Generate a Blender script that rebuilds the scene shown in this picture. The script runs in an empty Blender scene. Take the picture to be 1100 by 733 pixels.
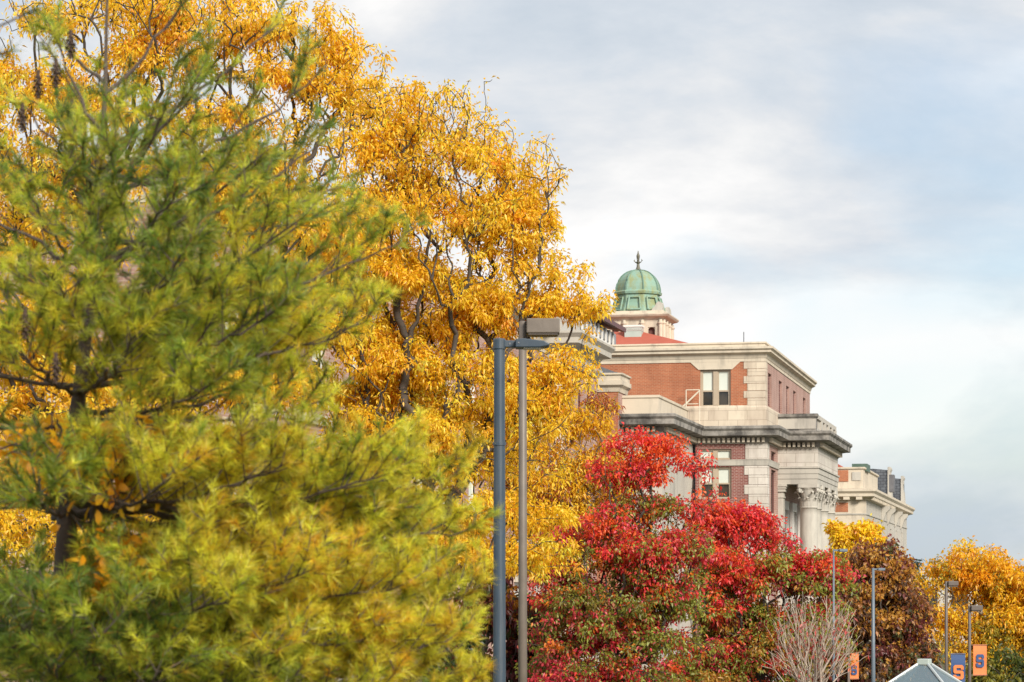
import bpy, math, random
import numpy as np
from mathutils import Vector

# ------------------------------------------------------------------ camera, sky, sun, exposure
random.seed(7)
RNG = np.random.default_rng(11)
C = bpy.context.scene
F, CX, HY, HC = 2750.0, 550.0, 630.0, 6.0          # focal length, vanishing column, horizon row, eye height
cam_d = bpy.data.cameras.new('camera')
cam = bpy.data.objects.new('camera', cam_d); C.collection.objects.link(cam)
cam.location = (0, 0, HC); cam.rotation_euler = (math.radians(90), 0, 0)
cam_d.sensor_width = 36.0; cam_d.lens = 90.0
cam_d.shift_y = (HY - 366.5) / 1100.0
cam_d.clip_start = 0.2; cam_d.clip_end = 6000
cam_d.dof.use_dof = True; cam_d.dof.focus_distance = 62.0; cam_d.dof.aperture_fstop = 6.4
C.camera = cam

SUN_EL, SUN_AZ = 29.0, 152.0                        # azimuth clockwise from +Y (behind the camera, to its right)
w = bpy.data.worlds.new('World'); C.world = w; w.use_nodes = True
nt = w.node_tree; nt.nodes.clear()
def N(t, **k):
    n = nt.nodes.new(t)
    for a, b in k.items(): setattr(n, a, b)
    return n
out = N('ShaderNodeOutputWorld'); bg = N('ShaderNodeBackground')
sky = N('ShaderNodeTexSky', sky_type='NISHITA'); sky.sun_disc = False
sky.sun_elevation = math.radians(SUN_EL); sky.sun_rotation = math.radians(SUN_AZ)
sky.air_density = 1.0; sky.dust_density = 1.0
tc = N('ShaderNodeTexCoord'); sep = N('ShaderNodeSeparateXYZ')
nt.links.new(tc.outputs['Generated'], sep.inputs[0])
def math_node(op, a, b=None):
    m = N('ShaderNodeMath', operation=op)
    for i, v in enumerate((a, b)):
        if v is None: continue
        if isinstance(v, (int, float)): m.inputs[i].default_value = v
        else: nt.links.new(v, m.inputs[i])
    return m.outputs[0]
comb = N('ShaderNodeCombineXYZ')
nt.links.new(sep.outputs[0], comb.inputs[0]); nt.links.new(sep.outputs[1], comb.inputs[1])
nt.links.new(math_node('MULTIPLY', sep.outputs[2], 2.3), comb.inputs[2])
def cloud_noise(scale, detail, rough, off, dist=0.0):
    mp = N('ShaderNodeMapping'); mp.inputs['Location'].default_value = off
    mp.inputs['Scale'].default_value = (1.0, 1.0, 1.0)
    nt.links.new(comb.outputs[0], mp.inputs[0])
    n = N('ShaderNodeTexNoise'); n.inputs['Scale'].default_value = scale
    n.inputs['Detail'].default_value = detail; n.inputs['Roughness'].default_value = rough
    n.inputs['Distortion'].default_value = dist
    nt.links.new(mp.outputs[0], n.inputs['Vector']); return n.outputs['Fac']
def ramp(fac, stops):
    r = N('ShaderNodeValToRGB'); e = r.color_ramp.elements
    while len(e) < len(stops): e.new(0.5)
    for i, (p, c) in enumerate(stops): e[i].position = p; e[i].color = (*c, 1)
    nt.links.new(fac, r.inputs[0]); return r.outputs[0]
def mix(fac, a, b, blend='MIX'):
    m = N('ShaderNodeMix', data_type='RGBA', blend_type=blend)
    for s, v in ((m.inputs[0], fac), (m.inputs[6], a), (m.inputs[7], b)):
        if isinstance(v, (int, float)): s.default_value = v
        elif isinstance(v, tuple): s.default_value = (*v, 1)
        else: nt.links.new(v, s)
    return m.outputs[2]
cover = ramp(cloud_noise(4.2, 5, 0.5, (3.1, 0.6, 0.3), 0.3), [(0.30, (0.4,)*3), (0.50, (1,)*3)])
shade = ramp(cloud_noise(5.5, 9, 0.57, (0.45, 7.3, 8.75), 0.2),
             [(0.33, (2.5, 2.85, 3.25)), (0.43, (3.05, 3.3, 3.6)), (0.49, (3.5, 3.62, 3.78)), (0.54, (3.95, 3.98, 4.02)), (0.61, (4.55, 4.5, 4.45))])
skyc = mix(1.0, sky.outputs[0], (0.62, 0.64, 0.66), 'MULTIPLY')
nt.links.new(mix(cover, skyc, shade), bg.inputs[0])
bg.inputs[1].default_value = 0.10
nt.links.new(bg.outputs[0], out.inputs[0])

sd = bpy.data.lights.new('sun', 'SUN'); sd.energy = 2.3; sd.angle = math.radians(16); sd.color = (1.0, 0.93, 0.82)
sun = bpy.data.objects.new('sun', sd); C.collection.objects.link(sun)
el, az = math.radians(SUN_EL), math.radians(SUN_AZ)
sv = Vector((math.sin(az)*math.cos(el), math.cos(az)*math.cos(el), math.sin(el)))
sun.rotation_euler = sv.to_track_quat('Z', 'Y').to_euler(); sun.location = sv * 400
C.view_settings.view_transform = 'Standard'; C.view_settings.look = 'None'
C.view_settings.gamma = 1.0; C.view_settings.exposure = 1.17; C.view_settings.use_curve_mapping = False
C.render.engine = 'CYCLES'
C.cycles.max_bounces = 9; C.cycles.diffuse_bounces = 6; C.cycles.transmission_bounces = 6; C.cycles.transparent_max_bounces = 8
C.cycles.use_denoising = True

# ------------------------------------------------------------------ materials
def new_mat(name):
    m = bpy.data.materials.new(name); m.use_nodes = True
    return m, m.node_tree, m.node_tree.nodes['Principled BSDF']
def nmix(t, fac, a, b, blend='MIX'):
    m = t.nodes.new('ShaderNodeMix'); m.data_type = 'RGBA'; m.blend_type = blend
    for s, v in ((m.inputs[0], fac), (m.inputs[6], a), (m.inputs[7], b)):
        if isinstance(v, (int, float)): s.default_value = v
        elif isinstance(v, tuple): s.default_value = (*v, 1)
        else: t.links.new(v, s)
    return m.outputs[2]
def nnoise(t, scale, detail=4, rough=0.55, stretch=(1, 1, 1)):
    tc = t.nodes.new('ShaderNodeTexCoord'); mp = t.nodes.new('ShaderNodeMapping'); mp.inputs['Scale'].default_value = stretch
    n = t.nodes.new('ShaderNodeTexNoise'); n.inputs['Scale'].default_value = scale
    n.inputs['Detail'].default_value = detail; n.inputs['Roughness'].default_value = rough
    t.links.new(tc.outputs['Object'], mp.inputs[0]); t.links.new(mp.outputs[0], n.inputs['Vector']); return n.outputs['Fac']
def nramp(t, fac, lo, hi):
    r = t.nodes.new('ShaderNodeMapRange'); r.inputs[1].default_value = lo; r.inputs[2].default_value = hi
    t.links.new(fac, r.inputs[0]); return r.outputs[0]
def mottled(name, c1, c2, scale=1.0, rough=0.8, metal=0.0, stain=None, stretch=(1, 1, 1), bump=0.0, stain_lo=0.55, stain_hi=0.75):
    m, t, b = new_mat(name)
    f = nramp(t, nnoise(t, scale, 5), 0.3, 0.7)
    col = nmix(t, f, c1, c2)
    if stain:
        s = nramp(t, nnoise(t, scale*1.7+0.13, 6, 0.65, stretch), stain_lo, stain_hi)
        col = nmix(t, s, col, stain)
    t.links.new(col, b.inputs['Base Color'])
    b.inputs['Roughness'].default_value = rough; b.inputs['Metallic'].default_value = metal
    if bump:
        bp = t.nodes.new('ShaderNodeBump'); bp.inputs['Strength'].default_value = bump; bp.inputs['Distance'].default_value = 0.02
        t.links.new(nnoise(t, scale*14, 3), bp.inputs['Height']); t.links.new(bp.outputs[0], b.inputs['Normal'])
    return m
def brick_mat(name, c1, c2, mortar, bw=0.42, bh=0.14, msize=0.018):
    m, t, b = new_mat(name)
    tc = t.nodes.new('ShaderNodeTexCoord'); sp = t.nodes.new('ShaderNodeSeparateXYZ'); ad = t.nodes.new('ShaderNodeMath')
    ad.operation = 'ADD'; cb = t.nodes.new('ShaderNodeCombineXYZ')
    t.links.new(tc.outputs['Object'], sp.inputs[0]); t.links.new(sp.outputs[0], ad.inputs[0]); t.links.new(sp.outputs[1], ad.inputs[1])
    t.links.new(ad.outputs[0], cb.inputs[0]); t.links.new(sp.outputs[2], cb.inputs[1])
    br = t.nodes.new('ShaderNodeTexBrick')
    br.inputs['Color1'].default_value = (*c1, 1); br.inputs['Color2'].default_value = (*c2, 1); br.inputs['Mortar'].default_value = (*mortar, 1)
    br.inputs['Scale'].default_value = 1.0; br.inputs['Brick Width'].default_value = bw; br.inputs['Row Height'].default_value = bh
    br.inputs['Mortar Size'].default_value = msize; br.inputs['Bias'].default_value = 0.0
    t.links.new(cb.outputs[0], br.inputs['Vector'])
    f = nramp(t, nnoise(t, 0.5, 5), 0.3, 0.75)
    col = nmix(t, f, br.outputs['Color'], (0.72, 0.68, 0.68), 'MULTIPLY')
    st_ = nramp(t, nnoise(t, 1.3, 6, 0.7, (1, 1, 0.16)), 0.5, 0.78)
    col = nmix(t, st_, col, (0.66, 0.62, 0.6), 'MULTIPLY')
    t.links.new(col, b.inputs['Base Color']); b.inputs['Roughness'].default_value = 0.88
    return m
def ashlar_mat(name, c1, c2, joint, stain, bw=1.25, bh=0.62):
    m = brick_mat(name, c1, c2, joint, bw, bh, 0.02)
    t = m.node_tree; b = t.nodes['Principled BSDF']
    src = b.inputs['Base Color'].links[0].from_socket
    s = nramp(t, nnoise(t, 0.9, 6, 0.65, (1, 1, 0.35)), 0.55, 0.8)
    t.links.new(nmix(t, s, src, stain), b.inputs['Base Color']); return m
M = {}
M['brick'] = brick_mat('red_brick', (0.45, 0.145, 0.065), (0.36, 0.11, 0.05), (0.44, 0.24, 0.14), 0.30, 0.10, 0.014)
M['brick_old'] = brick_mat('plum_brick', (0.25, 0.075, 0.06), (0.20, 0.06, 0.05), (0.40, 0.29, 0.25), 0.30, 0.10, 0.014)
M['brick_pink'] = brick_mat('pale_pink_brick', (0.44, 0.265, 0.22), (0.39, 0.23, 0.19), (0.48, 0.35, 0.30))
M['stone'] = mottled('cream_limestone', (0.60, 0.52, 0.41), (0.52, 0.455, 0.36), 0.7, 0.85, stain=(0.33, 0.29, 0.235), stretch=(1, 1, 0.22), stain_lo=0.5, stain_hi=0.74, bump=0.15)
M['stone_grey'] = mottled('grey_limestone', (0.48, 0.45, 0.39), (0.41, 0.38, 0.335), 0.6, 0.85, stain=(0.25, 0.235, 0.21), stretch=(1, 1, 0.2), stain_lo=0.5, stain_hi=0.74, bump=0.15)
M['ashlar'] = ashlar_mat('limestone_blocks', (0.64, 0.56, 0.44), (0.57, 0.49, 0.385), (0.44, 0.37, 0.29), (0.44, 0.39, 0.31))
M['ashlar_white'] = ashlar_mat('pale_limestone_blocks', (0.64, 0.60, 0.54), (0.58, 0.545, 0.48), (0.40, 0.36, 0.31), (0.40, 0.37, 0.32))
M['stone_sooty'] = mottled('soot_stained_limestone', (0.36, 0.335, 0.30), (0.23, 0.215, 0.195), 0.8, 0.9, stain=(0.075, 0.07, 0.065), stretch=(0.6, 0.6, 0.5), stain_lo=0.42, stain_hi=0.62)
M['slate'] = brick_mat('slate', (0.10, 0.115, 0.135), (0.14, 0.155, 0.175), (0.05, 0.055, 0.065), 0.5, 0.3, 0.03)
M['lead'] = mottled('dark_lead', (0.09, 0.09, 0.10), (0.15, 0.15, 0.16), 2, 0.6)
M['tile_red'] = mottled('red_roof_tile', (0.42, 0.105, 0.065), (0.36, 0.085, 0.05), 0.8, 0.8)
M['copper'] = mottled('green_copper', (0.18, 0.30, 0.23), (0.25, 0.38, 0.31), 0.9, 0.6, stain=(0.24, 0.27, 0.13), stretch=(1, 1, 0.35), stain_lo=0.44, stain_hi=0.62)
M['copper_dark'] = mottled('dark_copper', (0.055, 0.10, 0.075), (0.08, 0.13, 0.10), 1.5, 0.6)
M['copper_rib'] = mottled('weathered_copper', (0.11, 0.19, 0.145), (0.14, 0.24, 0.185), 1.5, 0.6)
M['bronze'] = mottled('brown_bronze', (0.13, 0.085, 0.05), (0.09, 0.065, 0.045), 3, 0.45, 0.4)
M['finial'] = mottled('tarnished_finial', (0.16, 0.15, 0.11), (0.11, 0.10, 0.08), 3, 0.5, 0.3)
M['vent'] = mottled('pale_green_metal', (0.36, 0.42, 0.38), (0.42, 0.47, 0.43), 1.2, 0.5)
M['cream_paint'] = mottled('cream_paint', (0.66, 0.60, 0.48), (0.6, 0.54, 0.43), 2, 0.5)
M['frame_tan'] = mottled('tan_window_paint', (0.42, 0.34, 0.25), (0.37, 0.30, 0.22), 2, 0.55)
M['frame_white'] = mottled('white_window_paint', (0.72, 0.70, 0.66), (0.66, 0.64, 0.6), 2, 0.55)
M['blind'] = mottled('pale_blind', (0.60, 0.63, 0.57), (0.53, 0.57, 0.51), 0.8, 0.9)
M['shade'] = mottled('dark_louvre', (0.10, 0.045, 0.04), (0.14, 0.06, 0.05), 1.5, 0.8)
M['blue_paint'] = mottled('slate_blue_paint', (0.032, 0.050, 0.072), (0.046, 0.068, 0.093), 3, 0.42, stain=(0.075, 0.085, 0.095), stretch=(4, 4, 0.25), stain_lo=0.5, stain_hi=0.72)
M['taupe_paint'] = mottled('taupe_paint', (0.13, 0.105, 0.085), (0.165, 0.135, 0.11), 4, 0.5, stain=(0.12, 0.095, 0.075), stretch=(3, 3, 0.3))
M['steel_paint'] = mottled('blue_grey_paint', (0.115, 0.15, 0.185), (0.15, 0.185, 0.22), 3, 0.45)
M['brown_paint'] = mottled('bronze_brown_paint', (0.095, 0.075, 0.062), (0.12, 0.095, 0.08), 3, 0.5)
M['lens'] = mottled('frosted_lens', (0.55, 0.55, 0.5), (0.6, 0.6, 0.55), 3, 0.25)
M['orange_cloth'] = mottled('orange_vinyl', (0.70, 0.20, 0.05), (0.64, 0.17, 0.04), 2, 0.6)
M['blue_cloth'] = mottled('navy_vinyl', (0.022, 0.06, 0.17), (0.028, 0.07, 0.19), 2, 0.6)
M['alu'] = mottled('pale_aluminium', (0.52, 0.55, 0.55), (0.46, 0.5, 0.5), 3, 0.4, 0.3)
M['concrete'] = mottled('pale_concrete', (0.46, 0.44, 0.40), (0.40, 0.38, 0.35), 0.5, 0.9)
def glass_dark():
    m, t, b = new_mat('window_glass')
    b.inputs['Base Color'].default_value = (0.02, 0.022, 0.022, 1); b.inputs['Roughness'].default_value = 0.06
    b.inputs['Specular IOR Level'].default_value = 0.6
    t.links.new(nmix(t, nramp(t, nnoise(t, 0.8, 3), 0.4, 0.6), (0.015, 0.016, 0.016), (0.05, 0.042, 0.032)), b.inputs['Base Color'])
    return m
M['glass'] = glass_dark()
def glass_clear():
    m, t, b = new_mat('roof_glass')
    b.inputs['Base Color'].default_value = (0.75, 0.84, 0.86, 1); b.inputs['Roughness'].default_value = 0.05
    tr = t.nodes.new('ShaderNodeBsdfTransparent'); tr.inputs[0].default_value = (0.7, 0.8, 0.83, 1)
    mx = t.nodes.new('ShaderNodeMixShader'); mx.inputs[0].default_value = 0.5
    b.inputs['Base Color'].default_value = (0.22, 0.30, 0.35, 1)
    o = t.nodes['Material Output']
    t.links.new(tr.outputs[0], mx.inputs[1]); t.links.new(b.outputs[0], mx.inputs[2]); t.links.new(mx.outputs[0], o.inputs[0])
    return m
M['glass_clear'] = glass_clear()
def bark(name, c1, c2): return mottled(name, c1, c2, 3.0, 0.9, stretch=(1, 1, 0.2), bump=0.5)
M['bark_dark'] = bark('dark_bark', (0.045, 0.036, 0.03), (0.085, 0.068, 0.055))
M['bark_grey'] = bark('grey_bark', (0.11, 0.09, 0.075), (0.18, 0.15, 0.125))
M['bark_pine'] = bark('pine_bark', (0.06, 0.042, 0.035), (0.10, 0.075, 0.06))
M['bark_pale'] = bark('pale_bark', (0.36, 0.28, 0.22), (0.50, 0.41, 0.33))
M['cone'] = mottled('brown_cone', (0.05, 0.03, 0.02), (0.08, 0.05, 0.035), 20, 0.9)
def leaf_mat(name, trans=0.5):
    m, t, b = new_mat(name); t.nodes.remove(b)
    at = t.nodes.new('ShaderNodeAttribute'); at.attribute_name = 'leaf_colour'
    d = t.nodes.new('ShaderNodeBsdfDiffuse'); tr = t.nodes.new('ShaderNodeBsdfTranslucent'); mx = t.nodes.new('ShaderNodeMixShader')
    g = t.nodes.new('ShaderNodeBsdfGlossy'); g.inputs['Roughness'].default_value = 0.45; g.inputs['Color'].default_value = (1, 1, 1, 1)
    m2 = t.nodes.new('ShaderNodeMixShader'); m2.inputs[0].default_value = 0.03
    mx.inputs[0].default_value = trans
    t.links.new(at.outputs['Color'], d.inputs[0]); t.links.new(at.outputs['Color'], tr.inputs[0])
    t.links.new(d.outputs[0], mx.inputs[1]); t.links.new(tr.outputs[0], mx.inputs[2])
    t.links.new(mx.outputs[0], m2.inputs[1]); t.links.new(g.outputs[0], m2.inputs[2])
    t.links.new(m2.outputs[0], t.nodes['Material Output'].inputs[0]); return m
M['leaf'] = leaf_mat('leaf'); M['needle'] = leaf_mat('needle', 0.48)

# ------------------------------------------------------------------ tagging and mesh helpers
def tag(o, label, cat, group=None, kind=None):
    o['label'] = label; o['category'] = cat
    if group: o['group'] = group
    if kind: o['kind'] = kind
    return o
def thing(name, label, cat, loc=(0, 0, 0), rz=0.0, group=None):
    o = bpy.data.objects.new(name, None); C.collection.objects.link(o)
    o.location = loc; o.rotation_euler = (0, 0, rz); o.empty_display_size = 0.5
    return tag(o, label, cat, group)
class MB:
    """collects shapes, then links them as one mesh object"""
    def __init__(s): s.v = []; s.f = []
    def add(s, vs, fs):
        n = len(s.v); s.v += [tuple(p) for p in vs]; s.f += [tuple(i + n for i in f) for f in fs]; return s
    def box(s, x0, x1, y0, y1, z0, z1):
        return s.add([(x0,y0,z0),(x1,y0,z0),(x1,y1,z0),(x0,y1,z0),(x0,y0,z1),(x1,y0,z1),(x1,y1,z1),(x0,y1,z1)],
                     [(0,3,2,1),(4,5,6,7),(0,1,5,4),(1,2,6,5),(2,3,7,6),(3,0,4,7)])
    def prism(s, poly, axis, a0, a1):
        """polygon in the two other axes, extruded along axis ('x','y','z')"""
        def p(a, q): return (a, q[0], q[1]) if axis == 'x' else (q[0], a, q[1]) if axis == 'y' else (q[0], q[1], a)
        n = len(poly); vs = [p(a0, q) for q in poly] + [p(a1, q) for q in poly]
        fs = [tuple(range(n))[::-1], tuple(range(n, 2*n))] + [(i, (i+1) % n, n+(i+1) % n, n+i) for i in range(n)]
        return s.add(vs, fs)
    def lathe(s, prof, cx, cy, n=16, ph=0.0, sq=None):
        vs = []; fs = []
        for r, z in prof:
            for k in range(n):
                t = ph + 2*math.pi*k/n; vs.append((cx + r*math.cos(t), cy + r*math.sin(t), z))
        for j in range(len(prof)-1):
            for k in range(n):
                fs.append((j*n+k, j*n+(k+1) % n, (j+1)*n+(k+1) % n, (j+1)*n+k))
        fs.append(tuple(range(n))[::-1]); fs.append(tuple(range((len(prof)-1)*n, len(prof)*n)))
        return s.add(vs, fs)
    def tube(s, pts, radii, n=6):
        vs = []; fs = []; P = [Vector(p) for p in pts]
        for i, p in enumerate(P):
            d = (P[min(i+1, len(P)-1)] - P[max(i-1, 0)]).normalized()
            a = d.cross(Vector((0, 0, 1)) if abs(d.z) < 0.9 else Vector((1, 0, 0))).normalized(); b = d.cross(a)
            r = radii[i] if hasattr(radii, '__len__') else radii
            for k in range(n):
                t = 2*math.pi*k/n; vs.append(p + a*(r*math.cos(t)) + b*(r*math.sin(t)))
        for i in range(len(P)-1):
            for k in range(n): fs.append((i*n+k, i*n+(k+1) % n, (i+1)*n+(k+1) % n, (i+1)*n+k))
        fs.append(tuple(range(n))[::-1]); fs.append(tuple(range((len(P)-1)*n, len(P)*n)))
        return s.add(vs, fs)
    def sweep(s, path, prof):
        """closed profile (outward, z) swept along a plan polyline; outward = right of travel; mitred"""
        P = [Vector(p) for p in path]; m = len(prof); vs = []; fs = []
        for i, p in enumerate(P):
            ds = []
            if i > 0: ds.append((P[i]-P[i-1]).normalized())
            if i < len(P)-1: ds.append((P[i+1]-P[i]).normalized())
            ns = [Vector((d.y, -d.x)) for d in ds]
            nn = ns[0] if len(ns) == 1 else (ns[0]+ns[1]) / (1 + ns[0].dot(ns[1]))
            for o, z in prof: vs.append((p.x + nn.x*o, p.y + nn.y*o, z))
        for i in range(len(P)-1):
            for k in range(m): fs.append((i*m+k, (i+1)*m+k, (i+1)*m+(k+1) % m, i*m+(k+1) % m))
        fs.append(tuple(range(m))); fs.append(tuple(range((len(P)-1)*m, len(P)*m))[::-1])
        return s.add(vs, fs)
    def wall(s, plane, const, a0, a1, z0, z1, holes=(), depth=0.28):
        """wall face with openings and their reveals; plane 'v' faces -v, plane 'u' faces +u"""
        def p(a, z, d): return (a, const + d, z) if plane == 'v' else (const - d, a, z)
        A = sorted({a0, a1, *[h[0] for h in holes], *[h[1] for h in holes]}); Z = sorted({z0, z1, *[h[2] for h in holes], *[h[3] for h in holes]})
        for i in range(len(A)-1):
            for j in range(len(Z)-1):
                am, zm = (A[i]+A[i+1])/2, (Z[j]+Z[j+1])/2
                if am < a0 or am > a1 or zm < z0 or zm > z1: continue
                if any(h[0] < am < h[1] and h[2] < zm < h[3] for h in holes): continue
                s.add([p(A[i], Z[j], 0), p(A[i+1], Z[j], 0), p(A[i+1], Z[j+1], 0), p(A[i], Z[j+1], 0)], [(0, 1, 2, 3)])
        for b0, b1, y0, y1 in holes:
            q = [(b0, y0), (b1, y0), (b1, y1), (b0, y1)]
            for k in range(4):
                (c0, d0), (c1, d1) = q[k], q[(k+1) % 4]
                s.add([p(c0, d0, 0), p(c0, d0, depth), p(c1, d1, depth), p(c1, d1, 0)], [(0, 1, 2, 3)])
        return s
    def slab(s, plane, const, a0, a1, z0, z1, d0, d1):
        """box on a facade: d is depth inward of the plane (negative = proud)"""
        if plane == 'v': return s.box(a0, a1, const + d0, const + d1, z0, z1)
        return s.box(const - d1, const - d0, a0, a1, z0, z1)
    def build(s, name, mat, parent=None, origin=(0, 0, 0), smooth=False):
        me = bpy.data.meshes.new(name)
        me.from_pydata([(x-origin[0], y-origin[1], z-origin[2]) for x, y, z in s.v], [], s.f)
        me.materials.append(mat); me.update()
        if smooth: me.polygons.foreach_set('use_smooth', [True]*len(me.polygons))
        o = bpy.data.objects.new(name, me); C.collection.objects.link(o)
        if parent: o.parent = parent
        return o
def add_bevel(o, wd, seg=2):
    b = o.modifiers.new('bevel', 'BEVEL'); b.width = wd; b.segments = seg; b.limit_method = 'ANGLE'
    return o
def at(px, py, Y): return Vector(((px-CX)/F*Y, Y, HC + (HY-py)/F*Y))     # a measured photo point set at distance Y

# ------------------------------------------------------------------ ground
def structure(o): o['kind'] = 'structure'; return o
grass = mottled('lawn', (0.045, 0.065, 0.02), (0.085, 0.085, 0.03), 0.3, 0.95, stain=(0.16, 0.09, 0.02))
asph = mottled('asphalt', (0.045, 0.045, 0.047), (0.06, 0.06, 0.06), 0.8, 0.9, bump=0.3)
pave = mottled('pavement_concrete', (0.30, 0.29, 0.27), (0.25, 0.24, 0.22), 0.7, 0.9)
structure(MB().box(-1500, 1500, -300, 4000, -0.5, 0).build('ground', grass))
structure(MB().box(8, 16, -100, 420, -0.3, 0.004).build('road', asph))
structure(MB().box(16.3, 19, -100, 420, -0.3, 0.13).box(5, 7.7, -100, 420, -0.3, 0.13).build('pavement', pave))
structure(MB().box(16.0, 16.3, -100, 420, -0.3, 0.14).box(7.7, 8.0, -100, 420, -0.3, 0.14).build('kerb', M['concrete']))

# ------------------------------------------------------------------ buildings (u along the fronts, v along the long sides)
AN = math.atan(600.0/2750.0); S, K = math.sin(AN), math.cos(AN)
def t_of(px): return (px-CX)/F
def v_on_u(px, u): t = t_of(px); return u*(K+t*S)/(t*K-S)
def u_on_v(px, v): t = t_of(px); return v*(t*K-S)/(K+t*S)
def zz(py, u, v): return HC + (HY-py)/F*(v*K-u*S)
def world(u, v, z=0): return (u*K+v*S, -u*S+v*K, z)
class Bld:
    def __init__(s, name, label, cat, u, v):
        s.o = (u, v, 0); s.root = thing(name, label, cat, world(u, v), -AN)
    def part(s, mb, name, mat, parent=None, label=None, smooth=False):
        o = mb.build(name, mat, parent or s.root, s.o, smooth)
        if label: o['label'] = label
        return o
    def window(s, plane, const, a0, a1, z0, z1, frame, lights=2, blind=0.5, depth=0.26, fw=0.12, mull=0.3, sash=True, backm='glass'):
        f = MB(); d0, d1 = depth-0.12, depth-0.02
        f.slab(plane, const, a0, a0+fw, z0, z1, d0, d1).slab(plane, const, a1-fw, a1, z0, z1, d0, d1)
        f.slab(plane, const, a0+fw, a1-fw, z1-fw, z1, d0, d1).slab(plane, const, a0+fw, a1-fw, z0, z0+fw, d0, d1)
        n = lights; wd = (a1-a0-2*fw-(n-1)*mull)/n; gl = MB(); bl = MB()
        for i in range(n):
            b0 = a0+fw+i*(wd+mull); b1 = b0+wd
            if i: f.slab(plane, const, b0-mull, b0, z0+fw, z1-fw, d0-0.03, d1)
            zm = z0+fw+(z1-z0-2*fw)*(1-blind)
            if sash:
                f.slab(plane, const, b0, b1, zm-0.05, zm+0.05, d0+0.02, d1+0.002)
                for q0, q1 in ((b0, b0+0.06), (b1-0.06, b1)):
                    f.slab(plane, const, q0, q1, z0+fw, zm-0.05, d0+0.03, d1+0.001); f.slab(plane, const, q0, q1, zm+0.05, z1-fw, d0+0.03, d1+0.001)
            gl.slab(plane, const, b0, b1, z0+fw, z1-fw, d1+0.03, d1+0.06)
            if blind > 0: bl.slab(plane, const, b0, b1, zm, z1-fw, d1+0.004, d1+0.024)
        w = s.part(f, 'window', frame)
        s.part(gl, 'pane', M[backm], w)
        if blind > 0: s.part(bl, 'blind', M['blind'], w)
        return w

# ---- the portico library (front block, link and portico)
UB, VB = u_on_v(822, 1.0), 0
VB = 165.0/(K - UB*S); UB *= VB                       # block corner
def fu(px): return u_on_v(px, VB)
def fz(py): return zz(py, -22.0, VB)
L = Bld('library', 'red brick and cream stone library with a columned portico on its right side', 'building', UB, VB)
ul = fu(640); VE = v_on_u(870, UB)                    # left end, far end
ZT, ZC, ZF, ZS, ZB, ZD0, ZD1 = fz(368), fz(383), fz(389), fz(436), fz(457), fz(470), fz(475.5)
# attic
wx0, wx1, wz0, wz1 = fu(752), fu(785), fz(437), fz(397)
qx0, qx1 = fu(799), fu(803)
blk = MB()
blk.wall('v', VB, ul, UB, ZS, ZF, [(wx0, wx1, wz0, ZF-0.001 if False else wz1)])
swin = [(827, 5), (838.4, 5), (846.2, 5), (853.6, 5), (864, 5)]
side_holes = []
for px, _ in swin:
    vc = v_on_u(px, UB); side_holes.append((vc-0.95, vc+0.95, zz(400, UB, VB), zz(400, UB, VB)+0.01))
att_z0, att_z1 = fz(440), fz(399)
side_holes = [(h[0], h[1], att_z0, att_z1) for h in side_holes]
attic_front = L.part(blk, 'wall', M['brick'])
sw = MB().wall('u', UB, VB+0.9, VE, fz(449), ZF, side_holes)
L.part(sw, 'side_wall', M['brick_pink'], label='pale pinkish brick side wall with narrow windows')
back = MB().box(ul, UB-0.35, VB+0.5, VE-0.02, ZB-0.5, ZC)     # core closes the attic
L.part(back, 'core', M['lead'])
for h in side_holes: L.window('u', UB, h[0], h[1], h[2], h[3], M['shade'], 1, 0, sash=False, backm='glass')
for h in side_holes:
    lou = MB()
    for k in range(14):
        z = h[2]+0.2+k*(h[3]-h[2]-0.3)/14
        lou.box(UB-0.2, UB-0.13, h[0]+0.14, h[1]-0.14, z, z+0.09)
    L.part(lou, 'shutter', M['brick_old'])
L.window('v', VB, wx0, wx1, wz0, wz1, M['frame_tan'], 2, 0.58, mull=0.3)
st = MB()
# quoins: alternating blocks at the corner
n = 6; dz = (ZF-ZS)/n
for k in range(n):
    q = qx1 if k % 2 == 0 else qx0
    st.box(q, UB+0.04, VB-0.04, VB+0.9, ZS+k*dz+0.012, ZS+(k+1)*dz-0.012)
L.part(st, 'quoin', M['ashlar'])
fl = MB()
fl.prism([(wx0-0.1, wz1), (wx1+0.1, wz1), (wx1+0.62, ZF-0.005), (wx0-0.62, ZF-0.005)], 'y', VB-0.05, VB+0.2)
L.part(fl, 'lintel', M['stone'])
L.part(MB().box(wx0-0.15, wx1+0.15, VB-0.08, VB+0.14, wz0-0.12, wz0-0.002), 'sill', M['stone'])
# stone frieze, cornice, parapet
P3 = [(ul, VB), (UB, VB), (UB, VE), (ul, VE)]
L.part(MB().sweep(P3[:3], [(-0.3, ZF), (0.05, ZF), (0.05, ZC-0.15), (-0.3, ZC-0.15)]), 'frieze', M['stone'])
cp = [(-0.3, ZC-0.15), (0.08, ZC-0.15), (0.16, ZC+0.08), (0.42, ZC+0.2), (0.42, ZC+0.33), (0.55, ZC+0.42), (0.55, ZC+0.56), (0.12, ZC+0.6), (-0.3, ZC+0.6)]
L.part(MB().sweep(P3[:3], cp), 'cornice', M['stone'])
L.part(MB().sweep(P3[:3], [(-0.35, ZC+0.6), (-0.02, ZC+0.6), (-0.02, ZT-0.12), (0.06, ZT-0.1), (0.06, ZT), (-0.35, ZT)]), 'parapet', M['stone'])
L.part(MB().box(ul, UB-0.3, VB+0.3, VE, ZC+0.3, ZC+0.5), 'roof', M['lead'])
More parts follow.
